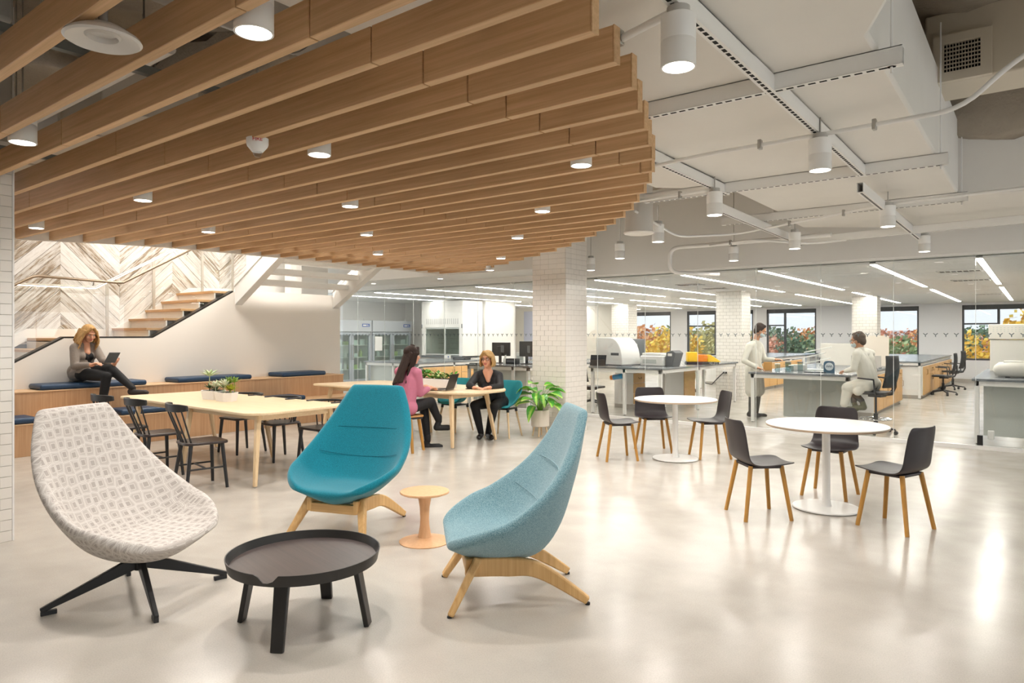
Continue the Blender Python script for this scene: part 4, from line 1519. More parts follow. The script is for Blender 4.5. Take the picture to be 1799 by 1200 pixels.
oak_table('long pale oak table beside the tiered bench, with the succulent planter', [(-9.18, 3.80), (-6.16, 3.72), (-6.03, 3.86), (-6.06, 4.80), (-6.2, 4.94), (-9.10, 4.90)], [.12, .12, .12, .12, .12, .12],
          [(-6.22, 3.90, -6.10, 3.79), (-7.56, 3.90, -7.47, 3.76), (-8.80, 3.90, -8.70, 3.76), (-6.22, 4.76, -6.12, 4.84), (-7.50, 4.76, -7.40, 4.84), (-8.78, 4.76, -8.70, 4.84)], -7.6, 4.3,
          [(-8.85, 3.92, -6.2, 3.92), (-8.85, 4.76, -6.2, 4.76), (-6.22, 3.9, -6.22, 4.76), (-8.8, 3.9, -8.8, 4.76)])
oak_table('pale oak boat-shaped table where the two women meet, near the lab', [(-9.12, 6.62), (-6.42, 6.60), (-5.90, 6.90), (-5.92, 7.62), (-6.35, 7.96), (-8.9, 7.85)], [.15, .3, .3, .3, .3, .2],
          [(-6.24, 6.78, -6.12, 6.67), (-6.24, 7.50, -6.13, 7.58), (-8.75, 6.75, -8.85, 6.67), (-8.7, 7.62, -8.8, 7.72), (-7.45, 7.5, -7.38, 7.56)], -7.5, 7.25,
          [(-8.75, 6.8, -6.26, 6.8), (-8.7, 7.55, -6.26, 7.55), (-6.26, 6.8, -6.26, 7.5)])

# black spindle chairs
def spindle_chair():
    t = thing('spindle_chair', '', 'chair')
    pl = rounded_poly([(-.20, -.215), (.20, -.215), (.185, .19), (-.185, .19)], [.06, .06, .1, .1])
    m = MB().prism(pl, .435, .462)
    m.build('seat', wood('dark_saddle', '#2b2423', '#3b302c', 'Y', rough=.32), t, bevel=.009, seg=3)
    S = M_BLACKSTAIN
    legs = [(-.15, -.16, -.205, -.19), (.15, -.16, .205, -.19), (-.14, .13, -.205, .19), (.14, .13, .205, .19)]
    for a, b, c, d in legs:
        MB().cyl((a, b, .44), (c, d, 0), .0195, .015, n=14).build('leg', S, t)
    for s in (-1, 1):
        MB().cyl((s * .178, -.176, .205), (s * .178, .162, .205), .009, n=10).build('stretcher', S, t)
    MB().cyl((-.178, 0, .205), (.178, 0, .205), .009, n=10).build('stretcher', S, t)
    # crest rail: bowed board, with tips turned forward
    rows = []
    for i in range(17):
        u = -1 + 2 * i / 16
        x = .232 * u
        y = .295 - .085 * u * u - (.02 * max(0, abs(u) - .8) / .2)
        hh = .038 if abs(u) < .8 else .038 - .012 * (abs(u) - .8) / .2
        th = .011
        rows.append([(x, y - th, .805 - hh), (x, y + th, .805 - hh), (x, y + th + .006, .805 + hh), (x, y - th + .006, .805 + hh)])
    mb = MB().grid(rows, closed=True)
    mb.f += [(3, 2, 1, 0), tuple(16 * 4 + i for i in range(4))]
    mb.build('crest_rail', S, t, bevel=.005)
    for i in range(6):
        u = -1 + 2 * i / 5
        MB().cyl((.150 * u, .165 - .035 * u * u, .455), (.195 * u, .295 - .085 * (.84 * u) ** 2, .785), .0085, .007, n=10).build('spindle', S, t)
    return t


sc_ = spindle_chair()
for i, (x, y, th, lab) in enumerate([(-6.58, 3.49, 80, 'black spindle-back chair at the oak table, nearest the teal chair'), (-7.50, 3.50, 86, 'black spindle-back chair at the oak table, middle of three'), (-8.28, 3.48, 90, 'black spindle-back chair at the oak table, farthest left below the woman on the bench')]):
    if i == 0:
        sc_.location = (x, y, 0); sc_.rotation_euler = (0, 0, face(th)); sc_['label'] = lab; sc_['group'] = 'black spindle chairs'
    else:
        dup(sc_, (x, y, 0), face(th), lab)


def round_back_chair():
    t = thing('round_back_chair', '', 'chair')
    S = M_BLACKSTAIN
    pl = rounded_poly([(-.21, -.21), (.21, -.21), (.20, .20), (-.20, .20)], [.06, .06, .12, .12])
    MB().prism(pl, .43, .455).build('seat', wood('dark_saddle', '#2b2423', '#3b302c', 'Y', rough=.32), t, bevel=.008, seg=3)
    for sx in (-1, 1):
        for y0, y1 in ((-.17, -.20), (.16, .21)):
            MB().beam((sx * .17, y0, .44), (sx * .205, y1, 0), .036, .036, .026, .026).build('leg', S, t, bevel=.008)
    arc = []
    for i in range(19):
        a = R(-20 + 220 * i / 18)
        arc.append((.235 * math.cos(a), .02 + .225 * math.sin(a), .735))
    rows = []
    for k, p in enumerate(arc):
        q = arc[min(k + 1, 18)]; q0 = arc[max(k - 1, 0)]
        d = (Vector(q) - Vector(q0)).normalized(); nrm = Vector((d.y, -d.x, 0))
        c = Vector(p)
        rows.append([c - nrm * .016 + Vector((0, 0, -.013)), c + nrm * .016 + Vector((0, 0, -.013)), c + nrm * .016 + Vector((0, 0, .013)), c - nrm * .016 + Vector((0, 0, .013))])
    mb = MB().grid(rows, closed=True)
    mb.f += [(3, 2, 1, 0), tuple(18 * 4 + i for i in range(4))]
    mb.build('bow_rail', S, t, bevel=.005)
    for i in range(9):
        a = R(10 + 160 * i / 8)
        MB().cyl((.175 * math.cos(a), .02 + .165 * math.sin(a), .45), (.232 * math.cos(a), .02 + .222 * math.sin(a), .727), .0075, n=8).build('spindle', S, t)
    return t


rb = round_back_chair()
for i, (x, y, th, lab) in enumerate([(-8.12, 4.86, -88, 'black round-back chair across the oak table, behind the planter'), (-7.30, 4.86, -92, 'black round-back chair across the oak table, left of the teal chair'), (-6.50, 4.90, -90, 'black round-back chair across the oak table, mostly hidden by the teal chair')]):
    if i == 0:
        rb.location = (x, y, 0); rb.rotation_euler = (0, 0, face(th)); rb['label'] = lab; rb['group'] = 'black round-back chairs'
    else:
        dup(rb, (x, y, 0), face(th), lab)

# teal bucket chairs at the second table
def bucket_chair():
    t = thing('bucket_chair', '', 'chair')
    nu = 21
    inner = []
    for r_, zb in ((0.02, .445), (.10, .443), (.17, .45), (.215, .475), (.24, .52), (.256, .575), (.266, .62)):
        row = []
        for i in range(36):
            a = 2 * PI * i / 36
            s = math.sin(a)      # +1 back, -1 front
            k = min(1.0, max(0.0, (r_ - .15) / .116))
            top = .445 + ((.37 if s > 0 else .37) * max(0, min(1, (s + .72) / 1.45)) ** .9) * k ** 1.3
            front = max(0, -s)
            rr = r_ * (1 - .06 * front) * (1.0 + .06 * k)
            fr = rr * math.cos(a) * (1.05 - .0 * s), rr * math.sin(a) * (.92 + .06 * k)
            z = max(zb if k == 0 else .445, top if k > 0 else zb) - .006 * front * k
            row.append((fr[0], fr[1], z))
        inner.append(row)
    o = MB().grid(inner, closed=True).build('shell', M_SHELLTEAL, t, smooth=180)
    s = o.modifiers.new('sol', 'SOLIDIFY'); s.thickness = .02; s.offset = -1
    s = o.modifiers.new('sub', 'SUBSURF'); s.levels = 1; s.render_levels = 2
    MB().box(-.16, -.15, .405, .16, .15, .428).build('underframe', M_BLACK, t, bevel=.01)
    for sx in (-1, 1):
        for y0, y1 in ((-.13, -.20), (.13, .20)):
            MB().cyl((sx * .14, y0, .40), (sx * .205, y1, 0), .017, .011, n=12).build('leg', M_MAPLEZ, t)
            MB().cyl((sx * .138, y0 * .98, .43), (sx * .146, y0 * 1.05, .37), .021, n=12).build('socket', M_BLACK, t)
    return t


bk = bucket_chair()
for i, (x, y, th, lab) in enumerate([(-7.27, 7.98, -92, 'empty teal bucket chair with wooden legs behind the laptop'), (-6.30, 7.98, -80, 'teal bucket chair the woman in black sits in')]):
    if i == 0:
        bk.location = (x, y, 0); bk.rotation_euler = (0, 0, face(th)); bk['label'] = lab; bk['group'] = 'teal bucket chairs'
    else:
        dup(bk, (x, y, 0), face(th), lab)

# wooden stool under the woman in pink
t = thing('wooden_stool', 'low wooden stool with a dark underside, under the woman in pink', 'stool', (-6.50, 6.16, 0), R(20))
pl = rounded_poly([(-.26, -.12), (.05, -.24), (.26, .05), (.16, .22), (-.20, .2)], .06)
MB().prism(pl, .448, .466).build('seat', wood('stool_oak', '#b27f45', '#c79459', 'X', rough=.45), t, bevel=.004)
MB().prism([(a * .97, b * .97) for a, b in pl], .424, .448).build('underside', M_BLACKPLASTIC, t, bevel=.004)
for a, b in ((.14, -.10), (.15, .12), (-.16, .12), (-.12, -.12)):
    MB().cyl((a, b, .43), (a * 1.35, b * 1.35, 0), .024, .018, n=14).build('leg', M_CHAIRLEG, t)

# =================================================================== PLANTS AND TABLE THINGS
def leaf_mesh(L, W, fold=.12, droop=.5, n=7, name='leaf', m=None, tip=1.6):
    rows = []
    for k in range(n + 1):
        u = k / n
        w = W * (math.sin(PI * min(1, u ** .8)) ** .85) * (1 if u < 1 else 0) + .0005
        x = L * u * (1 - .12 * droop * u)
        z = L * (.35 * u - droop * u * u)
        rows.append([(x, -w, z + fold * w), (x, -w * .5, z + .02 * w), (x, 0, z - fold * w), (x, w * .5, z + .02 * w), (x, w, z + fold * w)])
    return MB().grid(rows).mesh(name, m or M_LEAF, smooth=180)


def variegated(name, mid, edge):
    m = mat(name, mid, .4)
    nt, N, L, b = nodes_of(m)
    tc = N.new('ShaderNodeTexCoord')
    sp = N.new('ShaderNodeSeparateXYZ')
    L.new(tc.outputs['Object'], sp.inputs[0])
    ab = N.new('ShaderNodeMath'); ab.operation = 'ABSOLUTE'
    L.new(sp.outputs['Y'], ab.inputs[0])
    n = N.new('ShaderNodeTexNoise'); n.inputs['Scale'].default_value = 40
    L.new(tc.outputs['Object'], n.inputs['Vector'])
    ad = N.new('ShaderNodeMath'); ad.operation = 'MULTIPLY_ADD'; ad.inputs[1].default_value = .022
    L.new(n.outputs['Fac'], ad.inputs[0]); L.new(ab.outputs[0], ad.inputs[2])
    rp = N.new('ShaderNodeValToRGB')
    rp.color_ramp.elements[0].position = .022; rp.color_ramp.elements[1].position = .038
    rp.color_ramp.elements[0].color = (*hexlin(mid), 1); rp.color_ramp.elements[1].color = (*hexlin(edge), 1)
    L.new(ad.outputs[0], rp.inputs['Fac']); L.new(rp.outputs[0], b.inputs['Base Color'])
    return m


t = thing('potted_plant', 'broad-leaved green plant in a white pot on wooden legs by the tiled column', 'plant', (-5.88, 8.33, 0))
MB().lathe([(0, .145), (.125, .145), (.135, .155), (.137, .385), (.127, .39), (.122, .36), (0, .36)], n=40).build('pot', mat('chalk_pot', '#e3d9cd', .6), t)
MB().lathe([(0, .355), (.123, .355), (.12, .37), (0, .372)], n=24).build('soil', mat('soil', '#3a2c20', .95), t)
for i in range(4):
    a = R(25 + 90 * i)
    MB().cyl((.085 * math.cos(a), .085 * math.sin(a), .15), (.115 * math.cos(a), .115 * math.sin(a), 0), .013, .010, n=10).build('leg', M_MAPLEZ, t)
M_VAR = variegated('variegated_leaf', '#c9dc7c', '#5aa52f')
M_VAR2 = variegated('variegated_leaf_dark', '#9ccb55', '#3f8f28')
lm = [leaf_mesh(.28, .075, .3, .75, m=M_VAR), leaf_mesh(.32, .080, .3, .5, m=M_VAR2), leaf_mesh(.26, .070, .3, 1.0, m=M_VAR2), leaf_mesh(.30, .078, .25, .35, m=M_VAR)]
rnd = random.Random(5)
for i in range(26):
    az = R(i * 137.5)
    inn = i / 26
    tilt = .95 - .75 * inn
    stem = .08 + .20 * rnd.random() + .12 * inn
    if math.sin(az) > .2:
        tilt *= .35
    elif math.cos(az) < -.2 or math.sin(az) < -.3:
        stem += .05
    d = Vector((math.cos(az) * math.sin(tilt), math.sin(az) * math.sin(tilt), math.cos(tilt)))
    p0 = Vector((math.cos(az) * .03, math.sin(az) * .03, .365))
    p1 = p0 + d * stem
    MB().tube([p0, p0 + Vector((d.x * .2, d.y * .2, d.z * .6)) * stem, p1], [.005, .004, .003], n=6).build('stem', mat('plant_stem', '#6c9a3a', .5), t)
    o = inst('leaf', lm[i % 4], p1, t, (rnd.uniform(-.3, .3), .15 + .55 * tilt - .4, az), (rnd.uniform(.8, 1.05),) * 3)

# hex planters with succulents on the first table
def succulent(parent, pos, n, L_, W_, m, rise=.7, hgt=0.0):
    L_, W_, hgt = L_ * 1.5, W_ * 1.3, hgt * 1.8
    me = leaf_mesh(L_, W_, .2, .15, n=4, m=m, name='leaf')
    if hgt:
        MB().cyl(pos, (pos[0], pos[1], pos[2] + hgt), .005, n=6).build('stem', m, parent)
    for i in range(n):
        f = i / n
        inst('leaf', me, (pos[0], pos[1], pos[2] + hgt), parent, (0, -rise * f * 1.5, i * 2.4), (1 - .35 * f,) * 3)


def hex_pot(lab, x, y, rot, kinds):
    t = thing('succulent_planter', lab, 'planter', (x, y, .735), rot, 'white faceted succulent planters')
    a = rounded_poly([(-.18, -.02), (-.10, -.11), (.12, -.11), (.18, -.03), (.10, .09), (-.12, .09)], .004, n=1)
    b = [(p * .86, q * .84) for p, q in a]
    n = len(a)
    m = MB()
    vs = [(p, q, 0) for p, q in b] + [(p, q, .105) for p, q in a] + [(p * .94, q * .92, .105) for p, q in a] + [(p * .94, q * .92, .085) for p, q in a]
    fs = []
    for k in range(3):
        fs += [(k * n + i, k * n + (i + 1) % n, (k + 1) * n + (i + 1) % n, (k + 1) * n + i) for i in range(n)]
    fs += [tuple(range(n - 1, -1, -1))]
    m.add(vs, fs).build('pot', mat('matte_white_pot', '#ecebe9', .6), t, smooth=20)
    MB().prism([(p * .93, q * .91) for p, q in a], .08, .092).build('soil', mat('soil', '#3a2c20'), t, smooth=0)
    for (px, py, nn, L_, W_, m_, rise, hg) in kinds:
        succulent(t, (px, py, .09), nn, L_, W_, m_, rise, hg)
    return t


S1 = mat('succulent_pale', '#b9cba0', .5, noise=.2, nscale=20)
S2 = mat('succulent_green', '#7f9d4a', .5, noise=.2, nscale=20)
S3 = mat('succulent_silver', '#d8ddc8', .5)
S4 = mat('succulent_dark', '#4d6a3c', .5, noise=.2, nscale=20)
S5 = mat('succulent_yellow', '#b5b944', .5, noise=.2, nscale=20)
hex_pot('white faceted planter with tall spiky succulent, left of the pair on the oak table', -7.82, 4.32, R(10), [(-.08, .0, 16, .11, .014, S1, .5, .10), (-.08, 0, 12, .07, .012, S4, .6, .02), (.05, -.02, 18, .09, .012, S3, .7, .03), (-.02, .04, 12, .08, .014, S4, .8, 0)])
hex_pot('white faceted planter with yellow-green succulents, right of the pair on the oak table', -7.48, 4.29, R(-4), [(-.09, 0, 22, .12, .010, S1, .7, .03), (.0, .03, 18, .09, .013, S2, .8, .06), (.09, 0, 24, .075, .016, S5, .9, .02), (.05, -.05, 18, .08, .012, S3, .8, .05), (.12, .03, 14, .07, .013, S2, .9, .07)])
# leafy trough on the second table
t = thing('leafy_trough', 'long white trough of green leaves on the table behind the laptop', 'planter', (-7.12, 7.34, .735), R(-2))
MB().box(-.40, -.09, 0, .40, .09, .125).build('trough', mat('matte_white_pot', '#ecebe9'), t, bevel=.006)
MB().box(-.385, -.075, .115, .385, .075, .128).build('soil', mat('soil', '#3a2c20'), t)
lv = [leaf_mesh(.075, .02, .2, .3, n=4, m=M_LEAF), leaf_mesh(.06, .018, .2, .5, n=4, m=variegated('pothos', '#c3d08a', '#5c9136')), leaf_mesh(.08, .022, .2, .2, n=4, m=mat('leaf_dark', '#3f7a2c', .5))]
rnd = random.Random(11)
for i in range(150):
    inst('leaf', lv[i % 3], (rnd.uniform(-.38, .38), rnd.uniform(-.07, .07), .12 + rnd.uniform(0, .085)), t, (rnd.uniform(-.6, .6), rnd.uniform(-1.0, .2), rnd.uniform(0, 6.28)))

# laptop in front of the woman in pink
t = thing('laptop', 'open dark laptop on the table in front of the woman in pink', 'laptop', (-6.57, 6.95, .735), R(-68))
MB().box(-.165, -.115, .004, .165, .115, .018).build('base', mat('laptop_silver', '#8a8378', .35, metal=.6), t, bevel=.004)
MB().box(-.14, -.06, .018, .14, .07, .0195).build('keyboard', M_BLACKPLASTIC, t, smooth=0)
m = MB().box(-.165, -.004, 0, .165, .004, .225)
sc1 = m.build('screen_lid', M_BLACKPLASTIC, t, bevel=.003)
sc1.location = (0, .112, .016); sc1.rotation_euler = (R(-20), 0, 0)
d = MB().box(-.152, -.0055, .016, .152, -.0042, .212).build('display', mat('laptop_display', '#3a4152', .15, emit='#46506a', estr=.35, noise=.5, nscale=9), sc1, smooth=0)
t = thing('smartphone', 'black phone lying on the table between the hands of the woman in black', 'phone', (-6.42, 7.36, .735), R(15))
MB().box(-.035, -.07, 0, .035, .07, .008).build('body', M_BLACKPLASTIC, t, bevel=.003)

# =================================================================== LAB
def bench(lab, x0, x1, y0, y1, h, panels=(), legs_y=None, mid_x=()):
    """epoxy-topped lab island on a white square-tube frame; panels are (axis, position, a, b) back boards below the top"""
    t = thing('lab_bench', lab, 'bench', ((x0 + x1) / 2, y0, 0), 0, 'lab islands with grey tops')
    cx = (x0 + x1) / 2
    MB().box(x0 - cx, 0, h - .032, x1 - cx, y1 - y0, h).build('worktop', M_GREYTOP, t, bevel=.003)
    q = .055
    yy = legs_y or (0.03, (y1 - y0) / 2, y1 - y0 - .03 - q)
    for sx in (x0 - cx + .03, x1 - cx - .03 - q) + tuple(m - cx for m in mid_x):
        for y in yy:
            MB().box(sx, y, 0.01, sx + q, y + q, h - .032).build('leg', M_STEELWHITE, t, bevel=.003, smooth=0)
            MB().cyl((sx + q / 2, y + q / 2, 0), (sx + q / 2, y + q / 2, .012), .022, n=12).build('foot', M_BLACK, t)
    fr = MB()
    for y in yy:
        fr.box(x0 - cx + .03, y, h - .10, x1 - cx - .03, y + q, h - .032)
    for sx in (x0 - cx + .03, x1 - cx - .03 - q):
        fr.box(sx, yy[0] + q, h - .099, sx + q, yy[-1], h - .0325)
    fr.build('frame', M_STEELWHITE, t, smooth=0)
    for ax, pos, a, b, z0 in panels:
        if ax == 'Y':
            MB().box(a - cx, pos - y0, z0, b - cx, pos - y0 + .012, h - .10).build('modesty_panel', M_LABPANEL, t, smooth=0)
        else:
            MB().box(pos - cx, a - y0, z0, pos - cx + .012, b - y0, h - .10).build('modesty_panel', M_LABPANEL, t, smooth=0)
    return t


def cabinet(lab, x, y0, y1, h, side=1, depth=.5, drawers=0, doors=1, group='maple base cabinets'):
    """base cabinet whose front faces +X (side=1) at x, spanning y0..y1"""
    t = thing('base_cabinet', lab, 'cabinet', (x, (y0 + y1) / 2, 0), 0, group)
    w = (y1 - y0) / 2
    MB().box(-depth * side, -w, .08, -.018 * side, w, h).build('carcass', M_STEELWHITE, t, smooth=0)
    MB().box(-depth * side, -w, 0, -.06 * side, w, .08).build('plinth', mat('grey_base', '#a9a39b'), t, smooth=0)
    M_H = mat('bronze_pull', '#a98a5a', .35, metal=.8)
    z = h
    nd = drawers
    dh = .16 if doors else (h - .09) / max(1, nd)
    for i in range(nd):
        o = MB().box(-.018 * side, -w + .004, z - dh + .004, 0, w - .004, z - .004).build('drawer', M_LABWOOD, t, bevel=.002, smooth=0)
        zc = z - dh / 2
        MB().tube([(0, -.06, zc + .012), (.025 * side, -.055, zc - .012), (.025 * side, .055, zc - .012), (0, .06, zc + .012)], .005, n=6).build('handle', M_H, o)
        z -= dh
    if doors:
        dw = 2 * w / doors
        for i in range(doors):
            a, b = -w + i * dw, -w + (i + 1) * dw
            o = MB().box(-.018 * side, a + .004, .09, 0, b - .004, z - .004).build('door', M_LABWOOD, t, bevel=.002, smooth=0)
            hy = b - .05 if i == 0 else a + .05
            MB().tube([(0, hy, z - .08), (.025 * side, hy, z - .09), (.025 * side, hy, z - .20), (0, hy, z - .21)], .005, n=6).build('handle', M_H, o)
    return t


bench('lab island at the left with glass cold cabinets behind it', -13.9, -11.95, 11.75, 14.45, .83, [('Y', 11.90, -13.8, -12.9, .1), ('Y', 11.90, -12.8, -12.05, .1)], mid_x=(-12.86,))
for i, (a, b, dr, do) in enumerate([(12.0, 12.75, 1, 1), (12.76, 13.4, 0, 2), (13.41, 14.3, 1, 2)]):
    cabinet('maple base cabinet under the left lab island, %s from the glass' % ORD[i], -11.98, a, b, .70, 1, .5, dr, do)
bench('lab island with two black monitors, left of the tiled column', -9.85, -8.15, 11.15, 15.6, .875, [('Y', 11.30, -9.75, -8.25, .1)], mid_x=(-8.62,))
cabinet('maple drawer cabinet under the monitor island, behind the woman in black', -9.3, 11.5, 12.1, .76, -1, .4, 3, 0)
bench('lab island right of the tiled column holding the white analyser', -6.90, -5.37, 11.40, 15.35, .90, [], mid_x=(-6.18,), legs_y=(.03, 1.75, 3.84))
cabinet('maple drawer unit standing under the analyser island', -6.55, 12.6, 13.1, .72, 1, .45, 3, 0)
cabinet('maple cupboard deep under the analyser island', -6.2, 14.3, 14.9, .72, 1, .45, 0, 1)
cabinet('far maple cupboard beyond the analyser island', -7.6, 20.3, 21.6, .72, 1, .5, 0, 2)
bench('lab island where the two people in white coats work', -3.98, -2.36, 11.88, 17.1, .865, [('Y', 12.6, -3.6, -2.42, .06)], legs_y=(.03, 5.1))
for i, (a, b, dr, do) in enumerate([(13.9, 14.7, 0, 2), (14.71, 15.5, 1, 2), (15.51, 16.3, 0, 2), (16.31, 17.05, 1, 1)]):
    cabinet('maple base cabinet on the aisle side of the white-coat island, %s from the glass' % ORD[i], -2.36, a, b, .76, 1, .5, dr, do)
bench('far lab island along the right aisle near the windows', -3.9, -2.16, 18.5, 25.4, .88, [])
for i in range(6):
    cabinet('maple base cabinet of the far aisle island, %s from the glass' % ORD[i], -2.14, 18.62 + i * 1.1, 18.62 + i * 1.1 + 1.06, .76, 1, .5, i % 2, 2)
t = thing('end_panel', 'plain maple end panel closing the far aisle island', 'panel', (-2.75, 18.46, 0))
MB().box(-.55, 0, .0, .12, .03, .84).build('board', M_LABWOOD, t, smooth=0)
bench('lab island at the right edge with the rounded white instrument', -.735, .9, 11.36, 14.9, .90, [('Y', 11.75, -.62, .85, .08)], legs_y=(.03, 3.4))
bench('far lab island by the second window', -7.6, -5.9, 18.5, 24.6, .88, [])
for i in range(3):
    cabinet('maple cabinet under the far island by the second window, %s along' % ORD[i], -5.88, 18.7 + i * 1.3, 18.7 + i * 1.3 + 1.25, .74, 1, .5, 1, 2)
bench('window-side lab bench behind the standing person', -6.6, -3.2, 25.3, 26.1, .86, [])
cabinet('maple drawer unit under the window-side bench', -5.0, 25.4, 26.0, .74, 1, .6, 3, 0)

# cold cabinets with glass doors
def fridge(lab, y0, y1, paper=False):
    t = thing('glass_door_refrigerator', lab, 'refrigerator', (-15.5, (y0 + y1) / 2, 0), 0, 'glass door refrigerators')
    w = (y1 - y0) / 2
    g = mat('fridge_grey', '#9aa3ab', .35)
    MB().box(-.76, -w + .03, 0, -.08, w - .03, .08).box(-.78, -w, .08, -.70, w, 1.93).box(-.70, -w, .08, -.05, -w + .04, 1.93).box(-.70, w - .04, .08, -.05, w, 1.93).box(-.70, -w + .04, .08, -.05, w - .04, .14).box(-.70, -w + .04, 1.60, -.05, w - .04, 1.93).build('cabinet', mat('fridge_inside', '#dfe3e3', .4), t, smooth=0)
    MB().box(-.06, -w, 1.60, .03, w, 1.93).build('header', mat('fridge_header', '#b6bcc2', .35), t, bevel=.01, smooth=0)
    p = MB().box(.03, w - .36, 1.74, .034, w - .08, 1.83).build('label_panel', mat('label_blue', '#1c4fa0', .4), t, smooth=0)
    MB().box(.034, w - .33, 1.765, .035, w - .20, 1.805).box(.034, w - .18, 1.765, .035, w - .11, 1.775).box(.034, w - .18, 1.790, .035, w - .14, 1.805).build('print', M_PAPER, p, smooth=0)
    MB().cyl((-.04, w - .22, 1.93), (-.04, w - .22, 2.0), .018, n=10).build('antenna', M_STEELWHITE, t)
    for s in (-1, 1):
        a, b = (-w + .02, -.005) if s < 0 else (.005, w - .02)
        d = MB().box(-.05, a, .16, 0, a + .07, 1.58).box(-.05, b - .07, .16, 0, b, 1.58).box(-.05, a + .07, .16, 0, b - .07, .24).box(-.05, a + .07, 1.50, 0, b - .07, 1.58).build('door', g, t, smooth=0)
        MB().box(-.03, a + .06, .23, -.02, b - .06, 1.51).build('pane', glass('fridge_glass', (.86, .93, .9)), d, smooth=0)
        MB().tube([(0, b - .035 if s < 0 else a + .035, .8), (.035, b - .035 if s < 0 else a + .035, .82), (.035, b - .035 if s < 0 else a + .035, 1.2), (0, b - .035 if s < 0 else a + .035, 1.22)], .009, n=8).build('handle', M_STEEL, d)
    sh_ = MB()
    for z in (.5, .85, 1.2):
        sh_.box(-.68, -w + .05, z, -.10, w - .05, z + .015)
    sh_.build('shelves', M_STEELWHITE, t, smooth=0)
    rr = random.Random(int(y0 * 10))
    mg = [mat('bottle_green', '#a9bd7c', .4), mat('box_white', '#e9ebe8', .5), mat('flask_grey', '#c5cdcd', .3)]
    for z in (.515, .865, 1.215):
        for q in range(5):
            y = -w + .15 + q * (2 * w - .3) / 4
            if rr.random() < .35:
                MB().cyl((-.3, y, z), (-.3, y, z + .16), .06, .05, n=12).cyl((-.3, y, z + .16), (-.3, y, z + .22), .025, n=10).build('stored_bottle', rr.choice(mg), t)
            else:
                MB().box(-.45, y - .09, z, -.2, y + .09, z + rr.uniform(.1, .22)).build('stored_box', rr.choice(mg), t, bevel=.008)
    MB().box(-.005, 0, 0, .005, .28, .42).build('notice', M_PAPER, t).location = (.004, -w + .10, 1.04) if paper else (-.5, 0, .9)
    return t


fridge('tall glass-door refrigerator at the far left of the lab', 11.95, 13.38)
fridge('tall glass-door refrigerator with a paper notice on its door', 13.42, 15.0, True)

# fume hood
t = thing('fume_hood', 'white fume hood with a clear sash against the left lab wall', 'fume hood', (-13.84, 14.62, 0))
wh = .82
MB().box(-wh, 0, .86, -wh + .14, .88, 2.50).build('left_post', M_STEELWHITE, t, bevel=.004)
MB().box(wh - .14, 0, .86, wh, .88, 2.50).build('right_post', M_STEELWHITE, t, bevel=.004)
MB().box(-wh + .14, 0, 1.72, wh - .14, .88, 2.50).build('upper_panel', M_STEELWHITE, t, bevel=.004)
MB().box(-wh + .14, .80, .90, wh - .14, .88, 1.72).build('back', mat('hood_lining', '#b9bcb4', .5, noise=.25, nscale=14), t)
MB().box(-wh, -.02, .84, wh, .88, .90).build('work_surface', M_GREYTOP, t, bevel=.004)
MB().box(-wh + .02, .04, .0, wh - .02, .86, .84).build('base', M_STEELWHITE, t)
s_ = MB().box(-wh + .13, .02, 1.68, wh - .13, .05, 1.73).box(-wh + .13, .02, .93, -wh + .16, .05, 1.68).box(wh - .16, .02, .93, wh - .13, .05, 1.68).box(-wh + .13, .02, .92, wh - .13, .05, .95).box(.1, .02, .95, .125, .05, 1.68).build('sash', mat('sash_grey', '#cfd4d2', .3), t, smooth=0)
MB().box(-wh + .16, .03, .95, wh - .16, .038, 1.68).build('sash_pane', glass('sash_glass', (.88, .92, .9)), s_, smooth=0)
lv_ = MB()
for i in range(16):
    xx = -wh + .2 + i * (2 * wh - .4) / 15
    lv_.box(xx, -.004, 1.82, xx + .03, .0, 1.98)
lv_.build('louvres', mat('louvre_grey', '#c2c2c0', .6), t, smooth=0, kind='stuff')  # pale grey strips across the hood's upper panel
for z in (1.1, 1.25, 1.4):
    MB().cyl((-wh + .2, .5, z), (wh - .2, .5, z), .006, n=6).build('lattice_rod', M_STEEL, t)
for s in (-1, 1):
    MB().box(s * (wh - .02) - .012, -.03, 1.70, s * (wh - .02) + .012, 0, 1.82).build('fixture', M_GREYPLASTIC, t, bevel=.004)
t = thing('wall_switch_box', 'small white control box on the hood counter', 'box', (-13.6, 14.52, .83))
MB().box(0, -.06, 0, .22, .0, .09).build('case', M_PAPER, t, bevel=.006)
MB().box(.15, -.064, .03, .19, -.06, .065).build('button', mat('label_blue', '#1c4fa0'), t)

t = thing('yellow_cabinet', 'bright yellow wall cabinet with a dark handle slot, right of the fume hood', 'cabinet', (-13.5, 15.30, .86))
MB().box(-.21, -.02, 0, .21, .24, .66).build('body', mat('safety_yellow', '#f2cb1d', .45), t, bevel=.008)
MB().box(-.02, -.03, .08, .015, -.02, .58).build('handle', M_DARK, t)
MB().box(.06, -.024, .42, .18, -.02, .58).build('notice', mat('yellow_notice', '#e0b615', .5), t)
t = thing('safety_shower', 'overhead safety shower head hanging from the lab ceiling', 'shower', (-14.0, 16.9, 2.1))
MB().cyl((0, 0, .10), (0, 0, .43), .014, n=10).lathe([(0, .1), (.03, .09), (.12, .02), (.13, 0), (0, 0)], n=28).build('head', M_STEEL, t)


